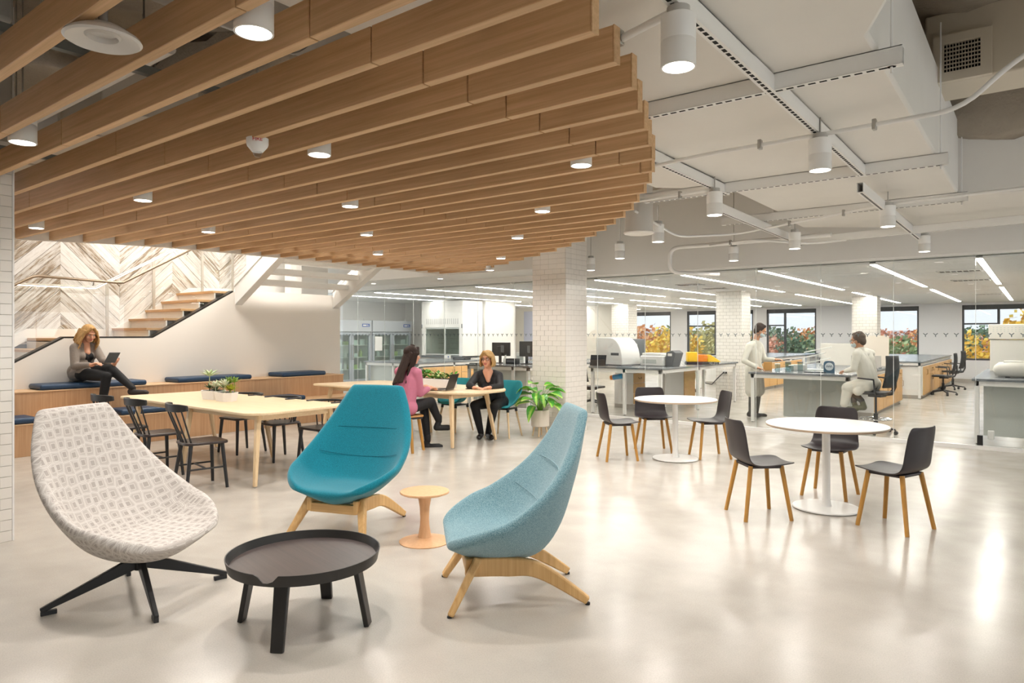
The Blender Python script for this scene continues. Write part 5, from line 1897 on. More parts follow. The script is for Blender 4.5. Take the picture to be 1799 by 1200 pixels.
def monitor(lab, x, y, z, rz, w=.46, h=.30):
    t = thing('computer_monitor', lab, 'monitor', (x, y, z), rz, 'black monitors on the lab island')
    MB().box(-w / 2, -.02, .16, w / 2, .03, .16 + h).build('housing', M_BLACKPLASTIC, t, bevel=.008)
    MB().box(-w * .18, -.045, .22, w * .18, -.02, .38).build('rear_bulge', M_BLACKPLASTIC, t, bevel=.01)
    MB().box(.02, -.049, .24, .10, -.045, .40).build('plate', M_GREYPLASTIC, t)
    MB().box(-.035, -.05, .012, .035, -.03, .26).build('neck', M_BLACKPLASTIC, t, bevel=.004)
    MB().box(-.12, -.12, 0, .12, .08, .014).build('foot', M_BLACKPLASTIC, t, bevel=.005)
    MB().tube([(.1, -.05, .24), (.16, -.08, .1), (.1, -.1, .02), (.24, -.05, .01)], .004, n=6).build('cable', M_BLACK, t)


monitor('black monitor seen from behind, above the woman in black', -9.50, 11.95, .876, R(8))
monitor('black monitor seen from behind, next to the tiled column', -8.72, 11.9, .876, R(-6), .48, .33)
for nm, lab, cat, x, y, z, dims, m in [
    ('desk_dock', 'low black device on the monitor island between the monitors', 'device', -9.02, 11.75, .876, (.26, .16, .12), M_BLACKPLASTIC),
    ('tissue_box', 'white box behind the black device on the monitor island', 'box', -9.15, 12.25, .876, (.2, .16, .24), M_PAPER),
    ('keyboard_tray', 'flat black keyboard at the front left of the monitor island', 'keyboard', -9.72, 11.3, .876, (.22, .1, .02), M_BLACKPLASTIC),
    ('paper_tray', 'dark paper tray on the left lab island counter', 'tray', -12.5, 14.0, .831, (.42, .26, .06), M_BLACKPLASTIC)]:
    t = thing(nm, lab, cat, (x, y, z), R(5))
    MB().box(-dims[0] / 2, -dims[1] / 2, 0, dims[0] / 2, dims[1] / 2, dims[2]).build('body', m, t, bevel=.008)
    MB().box(-dims[0] * .4, -dims[1] / 2 - .003, dims[2] * .3, dims[0] * .4, -dims[1] / 2, dims[2] * .7).build('front_strip', M_GREYPLASTIC if m is M_BLACKPLASTIC else M_LABPANEL, t)
t = thing('lab_bottle', 'white round lab bottle beside the first monitor', 'bottle', (-9.18, 11.7, .876))
MB().lathe([(0, 0), (.05, 0), (.055, .02), (.055, .1), (.03, .14), (.018, .17), (.018, .19), (0, .19)], n=20).build('body', M_PAPER, t)
MB().lathe([(0, .19), (.022, .19), (.022, .22), (0, .22)], n=16).build('lid', M_BLACKPLASTIC, t)

# analyser island
t = thing('analyser', 'large white benchtop analyser with a curved hood', 'instrument', (-6.70, 12.2, .901), R(-12))
pr_ = [(-.34, 0), (.34, 0), (.34, .10)] + [(.34 - .30 * (1 - math.cos(R(a))), .10 + .45 * math.sin(R(a))) for a in range(15, 91, 15)] + [(-.34, .55)]
MB().prism(pr_, -.28, .28, 'Y').build('housing', M_STEELWHITE, t, bevel=.012)
MB().box(.06, -.286, .20, .26, -.28, .25).build('readout', M_BLACKPLASTIC, t)
MB().box(-.36, -.29, 0, .36, .29, .025).build('plinth', M_GREYPLASTIC, t, bevel=.006)
t = thing('analyser_screen', 'grey monitor standing behind the white analyser', 'monitor', (-6.62, 12.85, .901), R(-20))
MB().box(-.22, 0, .14, .22, .04, .52).build('housing', M_GREYPLASTIC, t, bevel=.008)
MB().box(-.03, .01, 0, .03, .03, .2).box(-.12, -.06, 0, .12, .1, .014).build('stand', M_GREYPLASTIC, t)
t = thing('tablet_stand', 'black laptop screen at the left end of the analyser island', 'laptop', (-6.80, 11.62, .901), R(12))
MB().box(-.16, -.1, 0, .16, .1, .014).build('base', M_BLACKPLASTIC, t, bevel=.004)
q = MB().box(-.16, -.004, 0, .16, .004, .21).build('screen_lid', M_BLACKPLASTIC, t, bevel=.003)
q.location = (0, -.08, .012); q.rotation_euler = (R(-18), 0, 0)
t = thing('grey_housing', 'pale grey instrument block left of the analyser', 'instrument', (-6.85, 12.85, .901))
MB().box(-.03, -.2, 0, .25, .2, .42).build('case', M_LABPANEL, t, bevel=.012)
MB().tube([(-.0, -.21, .35), (.06, -.25, .2), (.12, -.22, .05)], .008, n=6).build('cable', M_BLACK, t)
t = thing('printer', 'white desktop printer with glassware in front on the analyser island', 'printer', (-5.92, 12.35, .901), R(-8))
MB().box(-.26, -.2, 0, .26, .2, .20).build('body', M_STEELWHITE, t, bevel=.02)
MB().box(-.2, -.206, .05, .12, -.2, .13).build('tray', M_LABPANEL, t, bevel=.004)
MB().box(-.24, -.16, .20, .18, .16, .25).build('scanner_lid', M_PAPER, t, bevel=.012)
t = thing('grey_wedge', 'dark grey wedge-shaped instrument at the end of the printer', 'instrument', (-5.56, 12.3, .901), R(-8))
MB().prism([(-.07, 0), (.06, 0), (.14, .26), (.06, .31), (-.07, .27)], -.14, .14, 'Y').build('case', mat('slate_plastic', '#565b60', .45), t, bevel=.01)
MB().box(-.03, -.146, .2, .06, -.14, .25).build('slot', M_PAPER, t)
t = thing('mesh_bag', 'grey cable loop on the counter before the analyser', 'cable', (-6.28, 11.75, .901))
MB().tube([(.1 * math.cos(a / 3) * (1 + .1 * math.sin(a)), .06 * math.sin(a / 3), .012 + .004 * (a % 3)) for a in range(0, 40)], .008, n=6).build('coil', M_GREYPLASTIC, t)
t = thing('yellow_model', 'yellow and orange lab device on the analyser island', 'device', (-5.50, 13.55, .901), R(30))
Y_ = mat('bright_yellow', '#f5c518', .45); O_ = mat('bright_orange', '#f08a1d', .45)
MB().box(-.30, -.14, .05, -.10, .14, .25).build('yellow_block', Y_, t, bevel=.015)
MB().box(-.12, -.13, .05, .10, .13, .20).build('orange_block', O_, t, bevel=.015)
MB().prism([(.10, .05), (.36, .05), (.34, .08), (.16, .2), (.10, .2)], -.12, .12, 'Y').build('nose', Y_, t, bevel=.01)
MB().box(-.32, -.16, .0, .12, .16, .05).build('base', M_BLACKPLASTIC, t, bevel=.008)
for x in (.14, .2, .26, .32):
    MB().cyl((x, -.1, 0), (x, -.1, .05), .012, n=8).cyl((x, .1, 0), (x, .1, .05), .012, n=8).build('peg', M_BLACKPLASTIC, t)
t = thing('blue_orange_tool', 'blue and orange hose reel hanging under the analyser island', 'tool', (-6.62, 12.05, .66))
MB().cyl((-.1, 0, 0), (.1, 0, .03), .05, n=14).build('grip', mat('tool_blue', '#3f9bd1', .45), t)
MB().cyl((-.16, 0, -.01), (-.1, 0, 0), .045, n=14).build('nozzle', O_, t)
MB().tube([(.1, 0, .03), (.16, 0, .08), (.13, 0, .16), (.08, 0, .2)], .014, n=8).build('bracket', M_BLACK, t)
t = thing('wall_outlet', 'outlet with a looped black cable on the tiled lab column', 'outlet', (-5.83, 15.79, .62))
MB().box(-.06, -.012, -.05, .06, 0, .05).build('plate', M_STEELWHITE, t, bevel=.004)
MB().box(-.045, -.05, -.02, -.01, -.012, .02).box(.012, -.05, -.02, .045, -.012, .02).build('plug', M_BLACK, t, bevel=.004)
MB().tube([(-.03, -.05, 0), (-.12, -.09, -.1), (-.28, -.12, -.28), (-.42, -.14, -.26), (-.5, -.16, -.1)], .012, n=8).build('cable', M_BLACK, t)

# white-coat island
t = thing('parcel', 'tan cardboard parcel held against the counter by the standing person', 'box', (-3.86, 12.55, .866), R(20))
MB().box(-.07, -.05, 0, .07, .05, .15).build('carton', mat('cardboard', '#c8954f', .8), t, bevel=.003)
MB().box(-.071, -.012, .0, .071, .012, .151).build('tape', mat('tape', '#b98440', .5), t)
for i, (x, y, r, h) in enumerate([(-3.66, 12.45, .045, .12), (-3.52, 12.6, .05, .14), (-3.42, 12.42, .04, .10), (-3.32, 12.62, .045, .15), (-3.58, 12.8, .04, .16)]):
    t = thing('beaker', 'clear glass beaker on the white-coat island, %s from the cardboard parcel' % ORD[i], 'beaker', (x, y, .866), 0, 'beakers on the lab island')
    MB().lathe([(0, .002), (r, .002), (r * 1.02, h), (r * 1.08, h + .004), (r * .96, h), (r * .94, .008), (0, .008)], n=20).build('vessel', glass('beaker_glass', (.82, .88, .88), .9), t)
    MB().lathe([(0, h), (r * 1.06, h), (r * 1.06, h + .015), (0, h + .015)], n=20).build('rim_cap', M_GREYPLASTIC if i % 2 else M_STEELWHITE, t)
t = thing('round_emblem_stand', 'slate-blue display stand with a round white emblem on the lab island', 'display', (-2.80, 12.40, .866), R(14))
a = rounded_poly([(-.085, 0), (.085, 0), (.085, .20), (-.085, .20)], [.005, .005, .06, .06])
MB().prism(a, -.03, .03, 'Y').build('body', mat('slate_blue', '#4a6379', .5), t, bevel=.006)
MB().cyl((0, -.031, .105), (0, -.034, .105), .062, n=32).cyl((0, -.031, .105), (0, -.033, .105), .066, n=32).build('emblem_disc', mat('emblem_white', '#dfe6ea', .5), t, smooth=30)
m = MB()
for dx in (-.03, 0, .03):
    m.beam((dx - .016, -.0355, .09), (dx, -.0355, .125), .002, .007, up=(1, 0, 0)).beam((dx, -.0355, .125), (dx + .016, -.0355, .09), .002, .007, up=(1, 0, 0))
m.build('emblem_print', mat('slate_blue', '#4a6379'), t, smooth=0)
t = thing('black_tray', 'flat black tablet lying left of the emblem stand', 'tablet', (-3.0, 12.3, .866), R(10))
MB().box(-.17, -.05, 0, .17, .05, .012).build('body', M_BLACKPLASTIC, t, bevel=.004)
t = thing('acrylic_rack', 'clear acrylic rack with three slanted white arms on the lab island', 'rack', (-3.12, 13.2, .866), R(5))
MB().box(-.26, -.01, 0, -.24, .01, .40).box(-.10, -.01, 0, -.08, .01, .40).build('uprights', glass('acrylic', (.9, .93, .98)), t, smooth=0)
for i, (z, L_) in enumerate(((.12, .44), (.22, .36), (.32, .46))):
    MB().beam((-.28, 0, z), (-.28 + L_, 0, z + .10), .06, .018).build('arm', M_PAPER, t, bevel=.003)
MB().box(-.3, -.08, 0, .2, .08, .02).build('base', M_PAPER, t, bevel=.004)
t = thing('white_case', 'small white instrument case at the left of the acrylic rack', 'box', (-3.42, 13.0, .866))
MB().box(-.14, -.08, 0, .10, .08, .10).build('case', mat('case_grey', '#c9c9c6', .5), t, bevel=.006)
for i, (x0, x1, y, h, c) in enumerate([(-3.7, -2.95, 15.6, .46, '#dcd8cf'), (-2.95, -2.40, 15.6, .62, '#e2d7c9'), (-2.9, -2.38, 14.6, .24, '#b9b4ad')]):
    t = thing('bench_screen', ['low cream divider screen behind the seated person', 'taller beige divider screen behind the seated person', 'grey open case with a raised lid behind the seated person'][i], 'screen', ((x0 + x1) / 2, y, .866))
    w = (x1 - x0) / 2
    MB().box(-w, 0, 0, w, .03, h).build('panel', mat('screen_%d' % i, c, .6), t, bevel=.004)
    MB().box(-w, -.06, 0, -w + .03, .09, .02).box(w - .03, -.06, 0, w, .09, .02).build('foot', M_GREYPLASTIC, t)

# right-hand island
t = thing('rounded_instrument', 'rounded white lidded instrument on the right-hand lab island', 'instrument', (-.10, 12.1, .901))
rows = []
for z, sx, sy in ((.012, .36, .19), (.03, .40, .22), (.10, .43, .24), (.16, .41, .23), (.205, .36, .20), (.215, .30, .16)):
    rows.append([(sx * math.copysign(abs(math.cos(a)) ** .45, math.cos(a)), sy * math.copysign(abs(math.sin(a)) ** .45, math.sin(a)), z) for a in [2 * PI * i / 40 for i in range(40)]])
mb = MB().grid(rows, closed=True)
mb.f += [tuple(range(39, -1, -1)), tuple(5 * 40 + i for i in range(40))]
mb.build('case', mat('cream_plastic', '#dfdbd2', .4), t, smooth=50)
MB().box(-.3, -.15, .21, .3, .15, .232).build('lid', mat('cream_plastic', '#dfdbd2'), t, bevel=.01)
for s in (-1, 1):
    MB().cyl((s * .25, -.1, 0), (s * .25, -.1, .014), .03, n=12).build('foot', M_BLACK, t)
t = thing('clean_bench', 'tall cream ventilated cabinet behind the rounded instrument', 'cabinet', (-.05, 14.0, .901))
MB().box(-.60, 0, 0, .75, .6, .52).build('chamber', mat('cream_steel', '#e6e2d9', .45), t, bevel=.008)
MB().box(-.62, -.02, .53, .77, .62, .78).build('fan_box', mat('cream_steel', '#e6e2d9'), t, bevel=.01)
g = MB()
for i in range(26):
    for j in range(3):
        g.box(-.56 + i * .05, -.0215, .66 + j * .03, -.54 + i * .05, -.0205, .668 + j * .03)
g.build('perforations', M_LABPANEL, t, smooth=0, kind='stuff')


# task chairs
def task_chair(lab, x, y, th, seat=.47, ring=False, arms=True, group='black task chairs in the lab'):
    t = thing('task_chair', lab, 'chair', (x, y, 0), face(th), group)
    for i in range(5):
        a = 2 * PI * i / 5 + .4
        ca, sa = math.cos(a), math.sin(a)
        MB().beam((ca * .03, sa * .03, .115), (ca * .28, sa * .28, .075), .045, .04, .03, .025).build('base_arm', M_BLACKPLASTIC, t, bevel=.006)
        k = MB().cyl((ca * .285 - sa * .02, sa * .285 + ca * .02, .03), (ca * .285 + sa * .02, sa * .285 - ca * .02, .03), .03, n=14)
        k.cyl((ca * .285, sa * .285, .03), (ca * .28, sa * .28, .075), .01, n=8)
        k.build('caster', M_BLACKPLASTIC, t)
    MB().cyl((0, 0, .10), (0, 0, .3), .03, n=14).cyl((0, 0, .3), (0, 0, seat - .06), .017, n=12).build('column', M_BLACKPLASTIC, t)
    if ring:
        pts = [(.22 * math.cos(2 * PI * i / 28), .22 * math.sin(2 * PI * i / 28), .22) for i in range(28)]
        m = MB().tube(pts, .010, n=8, closed=True)
        for i in range(3):
            a = 2 * PI * i / 3
            m.cyl((.03 * math.cos(a), .03 * math.sin(a), .22), (.22 * math.cos(a), .22 * math.sin(a), .22), .008, n=8)
        m.build('foot_ring', mat('chrome', '#c9ccd0', .12, metal=1), t)
    MB().prism(rounded_poly([(-.23, -.23), (.23, -.23), (.21, .20), (-.21, .20)], .09), seat - .045, seat).build('seat', M_BLACKPLASTIC, t, bevel=.018, seg=3)
    MB().box(-.09, -.08, seat - .085, .09, .12, seat - .045).build('mechanism', M_BLACKPLASTIC, t, bevel=.01)
    rows = []
    for k in range(9):
        u = k / 8
        z = seat + .07 + .48 * u
        w = .20 - .035 * abs(u - .45)
        yb = .235 + .05 * u + .03 * math.sin(u * PI)
        rows.append([(w * q, yb - .045 * q * q, z) for q in (-1, -.66, -.33, 0, .33, .66, 1)])
    o = MB().grid(rows).build('backrest', mat('black_mesh', '#202225', .7), t, smooth=180)
    s = o.modifiers.new('sol', 'SOLIDIFY'); s.thickness = .022; s.offset = 0
    MB().tube([(0, .08, seat - .06), (0, .24, seat - .03), (0, .29, seat + .08), (0, .29, seat + .25)], .018, n=8).build('back_spine', M_BLACKPLASTIC, t)
    if arms:
        for s in (-1, 1):
            MB().tube([(s * .2, .1, seat - .04), (s * .27, .12, seat + .02), (s * .27, .10, seat + .19), (s * .27, -.14, seat + .205)], [.014, .014, .015, .012], n=8).build('armrest', M_BLACKPLASTIC, t)
    return t


task_chair('tall black drafting chair with a chrome foot ring under the seated person', -1.98, 11.72, 163, .64, True)
task_chair('black task chair by the aisle cabinets, nearer of two', -1.90, 20.2, 180, .5)
task_chair('black task chair by the aisle cabinets, farther of two', -1.88, 22.4, 170, .52)
task_chair('black task chair half hidden at the window-side bench', -5.6, 24.7, 100, .5)
task_chair('black task chair behind the analyser island, right one', -6.15, 16.9, 200, .46)
task_chair('black task chair behind the analyser island, left one', -7.45, 17.3, 20, .46)
task_chair('grey task chair tucked under the left end of the analyser island', -7.55, 12.6, 0, .42, arms=False)

# =================================================================== OUTSIDE
GZ = -4.2
struct(MB().box(-260, 27, GZ - .3, 160, 420, GZ).build('trim_ground', mat('autumn_grass', '#9a9a62', .95, noise=.3, nscale=.2), smooth=0))
rows = []
for k, (y, base) in enumerate(((230, 0), (280, 1), (340, 1), (380, 0))):
    rows.append([(-330 + i * 8, y, GZ + base * (6.6 + 1.3 * math.sin(i * .35) + .7 * math.sin(i * .9 + 1))) for i in range(66)])
struct(MB().grid(rows).build('trim_hills', mat('distant_wooded_hill', '#b4afb0', .95, noise=.25, nscale=.08), smooth=180))  # distance haze is put into this pale hill colour
TREES = [('orange', '#d79562', '#e8bd8a'), ('yellow', '#e3b53a', '#f2d768'), ('green', '#7d9668', '#a6b98a'), ('red', '#cf8468', '#e2ab94'), ('dark green', '#56705a', '#7d9678'), ('olive', '#b3ae74', '#cfc78c')]


def tree(lab, x, y, h, r, kind, seed, group='trees outside the lab windows'):
    rr = random.Random(seed)
    t = thing('tree', lab, 'tree', (x, y, GZ), 0, group)
    MB().tube([(0, 0, 0), (.1, 0, h * .3), (-.05, .1, h * .6)], [.035 * h, .026 * h, .015 * h], n=8).build('trunk', mat('bark', '#4b3d31', .9), t)
    _, c1, c2 = TREES[kind]
    m = mat('foliage_%s' % TREES[kind][0].replace(' ', '_'), c1, .8)
    m2 = mat('foliage_light_%s' % TREES[kind][0].replace(' ', '_'), c2, .8)
    for nm, mm, n_ in (('foliage', m, 900), ('foliage', m2, 700)):
        mb = MB()
        for i in range(n_):
            # clumps on an uneven crown
            a, b = rr.uniform(0, 2 * PI), math.acos(rr.uniform(-.75, 1))
            k = rr.uniform(.62, 1.0) * (1 + .22 * math.sin(3 * a + seed) * math.sin(2 * b))
            p = Vector((r * k * math.sin(b) * math.cos(a), r * k * math.sin(b) * math.sin(a), h * .62 + h * .40 * k * math.cos(b)))
            s = rr.uniform(.045, .10) * r
            u = Vector((rr.uniform(-1, 1), rr.uniform(-1, 1), rr.uniform(-1, 1))).normalized()
            v = u.orthogonal().normalized()
            w = u.cross(v)
            mb.add([p + v * s, p + w * s * .7, p - v * s, p - w * s * .7], [(0, 1, 2, 3)])
        o = mb.build(nm, mm, t, smooth=0)
        o['kind'] = 'stuff'
    return t


WL = ['leftmost lab window', 'second lab window', 'third lab window', 'fourth lab window', 'right-hand lab window']
spec = [   # window, x, y, image height of the top above the horizon in pixels, crown radius, kind
    (0, -22.0, 44, 12, 2.2, 0), (0, -18.2, 40, 9, 2.0, 1), (0, -25.6, 58, 14, 2.6, 2), (0, -20.3, 52, 16, 2.2, 5),
    (1, -16.6, 46, 2, 1.8, 5), (1, -13.6, 44, -2, 1.8, 3), (1, -18.4, 62, 8, 2.6, 4),
    (2, -11.9, 44, 0, 1.7, 4), (2, -9.0, 46, 10, 1.8, 0), (2, -13.2, 58, 8, 2.0, 2),
    (2, -9.9, 60, 6, 2.4, 3), (3, -6.9, 48, -4, 1.8, 2), (3, -4.4, 58, 2, 2.4, 4), (3, -7.8, 76, 8, 2.8, 0),
    (4, -2.2, 37, -2, 1.5, 1), (4, .5, 35, 40, 2.2, 1), (4, -1.2, 50, 6, 1.9, 3), (4, 3.6, 43, 44, 2.6, 5), (4, -3.4, 66, 4, 2.2, 4)]
seen_labels = set()
for i, (w, x, y, top, r, k) in enumerate(spec):
    h = EYE - GZ + top / FPX * y * 1.1
    dist = 'near' if y < 45 else ('middle-distance' if y < 58 else 'far')
    lb = '%s %s tree seen through the %s' % (dist, TREES[k][0], WL[w])
    if lb in seen_labels:
        lb = 'tall ' + lb
    seen_labels.add(lb)
    tree(lb, x, y, h, r, k, i)
for i, (x, y) in enumerate([(-30, 92), (-24, 95), (-18, 92), (-12, 96), (-6, 92), (0, 96), (6, 92), (-36, 96)]):
    tree('hazy background tree on the wooded skyline, %s from the left' % ORD[i + 1 if i < 7 else 0], x, y, 6.2 + (i % 3) * .3, 2.9, [5, 0, 2, 3, 4, 5, 1, 2][i], 40 + i)
t = thing('flat_roof_building', 'low blue-grey flat-roofed building outside the fourth lab window', 'building', (-3.6, 36, GZ))
MB().box(-2.2, 0, 0, 2.6, 5, 3.6).build('wall', mat('building_wall', '#8fa0b6', .7), t, smooth=0)
MB().box(-2.4, -.2, 3.6, 2.8, 5.2, 3.95).build('roof', mat('building_roof', '#b9c6d6', .6), t, smooth=0)
for i in range(4):
    MB().box(-1.8 + i * 1.1, -.03, 2.2, -1.1 + i * 1.1, .0, 3.1).build('window', mat('building_window', '#4d627c', .3), t, smooth=0)

# =================================================================== PEOPLE
def blob(name, prims, voxel, m, parent, smooth=4, off=None, factor=.5):
    mb = MB()
    off = off or Vector((0, 0, 0))
    for p in prims:
        if p[0] == 'c':
            mb.cap(Vector(p[1]) - off, Vector(p[3]) - off, p[2], p[4], n=14, h=5)
        else:
            mb.ell(Vector(p[1]) - off, p[2], p[3] if len(p) > 3 else None, 18, 12)
    o = mb.build(name, m, parent, smooth=180)
    r = o.modifiers.new('remesh', 'REMESH')
    r.mode = 'VOXEL'
    r.voxel_size = voxel
    r.use_smooth_shade = True
    if smooth:
        s = o.modifiers.new('smooth', 'SMOOTH')
        s.factor = factor
        s.iterations = smooth
    return o


def basis(f, u=(0, 0, 1)):
    """columns: right, forward, up"""
    f = Vector(f).normalized()
    u = Vector(u)
    r = f.cross(u).normalized()
    u = r.cross(f).normalized()
    return Matrix((r, f, u)).transposed()


def hand_prims(w, tip, side, nrm, curl=.5):
    """palm, four unequal bent fingers and a thumb; nrm points out of the back of the hand"""
    w, tip = Vector(w), Vector(tip)
    d = (tip - w).normalized()
    n = Vector(nrm)
    n = (n - d * n.dot(d)).normalized()
    lat = d.cross(n).normalized() * side          # towards the thumb
    M = Matrix((lat, d, n)).transposed()
    P = [('e', w + d * .045, (.040, .050, .017), M), ('c', w - d * .02, .025, w + d * .02, .026)]
    for off, L, r in ((.029, .066, .0085), (.010, .076, .009), (-.009, .071, .0085), (-.027, .055, .0075)):
        b = w + d * .082 + lat * off
        k1 = b + (d * math.cos(curl * .6) - n * math.sin(curl * .6)) * L * .52
        k2 = k1 + (d * math.cos(curl * 1.5) - n * math.sin(curl * 1.5)) * L * .48
        P += [('c', b - d * .02, r * 1.1, k1, r), ('c', k1, r, k2, r * .85)]
    b = w + d * .025 + lat * .032
    k1 = b + (lat * .75 + d * .6 - n * .25).normalized() * .035
    k2 = k1 + (d * .9 + lat * .25 - n * .3).normalized() * .032
    P += [('c', b, .012, k1, .0105), ('c', k1, .0105, k2, .009)]
    return P


def head_parts(t, off, c, f, tilt, skin, glasses=False, mask=False, hairm=None, brow=None):
    M = basis(f, tilt)
    def W(x, y, z):
        return Vector(c) + M @ Vector((x, y, z))
    P = [('e', W(0, -.012, .032), (.074, .094, .086), M), ('e', W(0, .022, -.035), (.060, .070, .078), M), ('e', W(0, .056, -.088), (.030, .028, .024), M),
         ('c', W(0, .088, .008), .009, W(0, .106, -.028), .014), ('e', W(0, .078, .028), (.05, .02, .014), M), ('e', W(.038, .062, -.03), (.024, .026, .026), M), ('e', W(-.038, .062, -.03), (.024, .026, .026), M)]
    for s in (-1, 1):
        P.append(('e', W(s * .075, -.008, -.012), (.010, .020, .031), M))
    def small(name, prims, m):
        mb = MB()
        for p in prims:
            if p[0] == 'c':
                mb.cap(p[1] - off, p[3] - off, p[2], p[4], n=8, h=3)
            else:
                mb.ell(p[1] - off, p[2], p[3] if len(p) > 3 else None, 10, 8)
        return mb.build(name, m, t, smooth=180)
    for s in (-1, 1):
        e = small('eye', [('e', W(s * .031, .079, .004), (.0125, .010, .0085), M)], mat('eye_white', '#e8e3dc', .3))
        small('iris', [('e', W(s * .031, .0875, .004), (.0058, .003, .0058), M)], mat('iris_dark', '#2a221c', .3)).parent = e
        small('eyebrow', [('c', W(s * .017, .094, .028), .0042, W(s * .046, .083, .029), .0032)], brow or mat('brow_brown', '#5a4330', .8))
    if not mask:
        small('lips', [('e', W(0, .090, -.056), (.022, .008, .006), M), ('e', W(0, .088, -.065), (.019, .009, .007), M)], mat('lips', '#b4605a', .45))
    else:
        q = blob('face_mask', [('e', W(0, .050, -.052), (.064, .066, .052), M)], .006, mat('mask_blue', '#c6d6da', .8), t, 2, off)
        for s in (-1, 1):
            MB().tube([W(s * .058, .06, -.03) - off, W(s * .074, .02, -.01) - off, W(s * .078, -.012, .0) - off], .002, n=5).build('ear_loop', M_PAPER, q)
    if glasses:
        g = MB()
        for s in (-1, 1):
            g.tube([W(s * .033 + .025 * math.cos(a), .100, .004 + .019 * math.sin(a)) - off for a in [2 * PI * i / 16 for i in range(16)]], .0026, n=5, closed=True)
            g.tube([W(s * .058, .099, .008) - off, W(s * .079, .06, .010) - off, W(s * .080, -.01, .004) - off], .0026, n=5)
        g.tube([W(-.009, .103, .008) - off, W(.009, .103, .008) - off], .0026, n=5)
        g.build('glasses', mat('glasses_frame', '#3a2a22', .4), t)
    return P, W, M


def strands(W, roots, ends, wave, n, r, rr, sag=.0):
    """wavy locks from the crown to the ends, in head space"""
    P = []
    for i in range(n):
        a, b = roots(i / max(1, n - 1)), ends(i / max(1, n - 1))
        a = Vector(a); b = Vector(b)
        prev = None
        K = 8
        ph = rr.uniform(0, 6)
        for k in range(K + 1):
            u = k / K
            p = a.lerp(b, u)
            bow = math.sin(PI * u) * sag
            p += Vector((bow * (1 if p.x > 0 else -1) + wave * math.sin(u * 9 + ph) * u, wave * math.cos(u * 8 + ph) * u, 0))
            q = W(*p)
            if prev is not None:
                P.append(('c', prev, r * (1 - .35 * (u - 1 / K)), q, r * (1 - .35 * u)))
            prev = q
    return P


def shoe(t, off, ankle, toe, m, h=.04, boot=0.0):
    a, b = Vector(ankle), Vector(toe)
    d = (b - a); d.z = 0
    d.normalize()
    heel = Vector((a.x, a.y, b.z)) - d * .035
    P = [('c', heel + Vector((0, 0, .0)), h * .95, b - d * .04, h), ('c', b - d * .08, h, b - d * .01, h * .72), ('c', heel + Vector((0, 0, .01)), h, a, h * 1.02)]
    if boot:
        P.append(('c', a, h * 1.05, a + Vector((0, 0, boot)), h * 1.1))
    return blob('shoe', P, .009, m, t, 3, off)


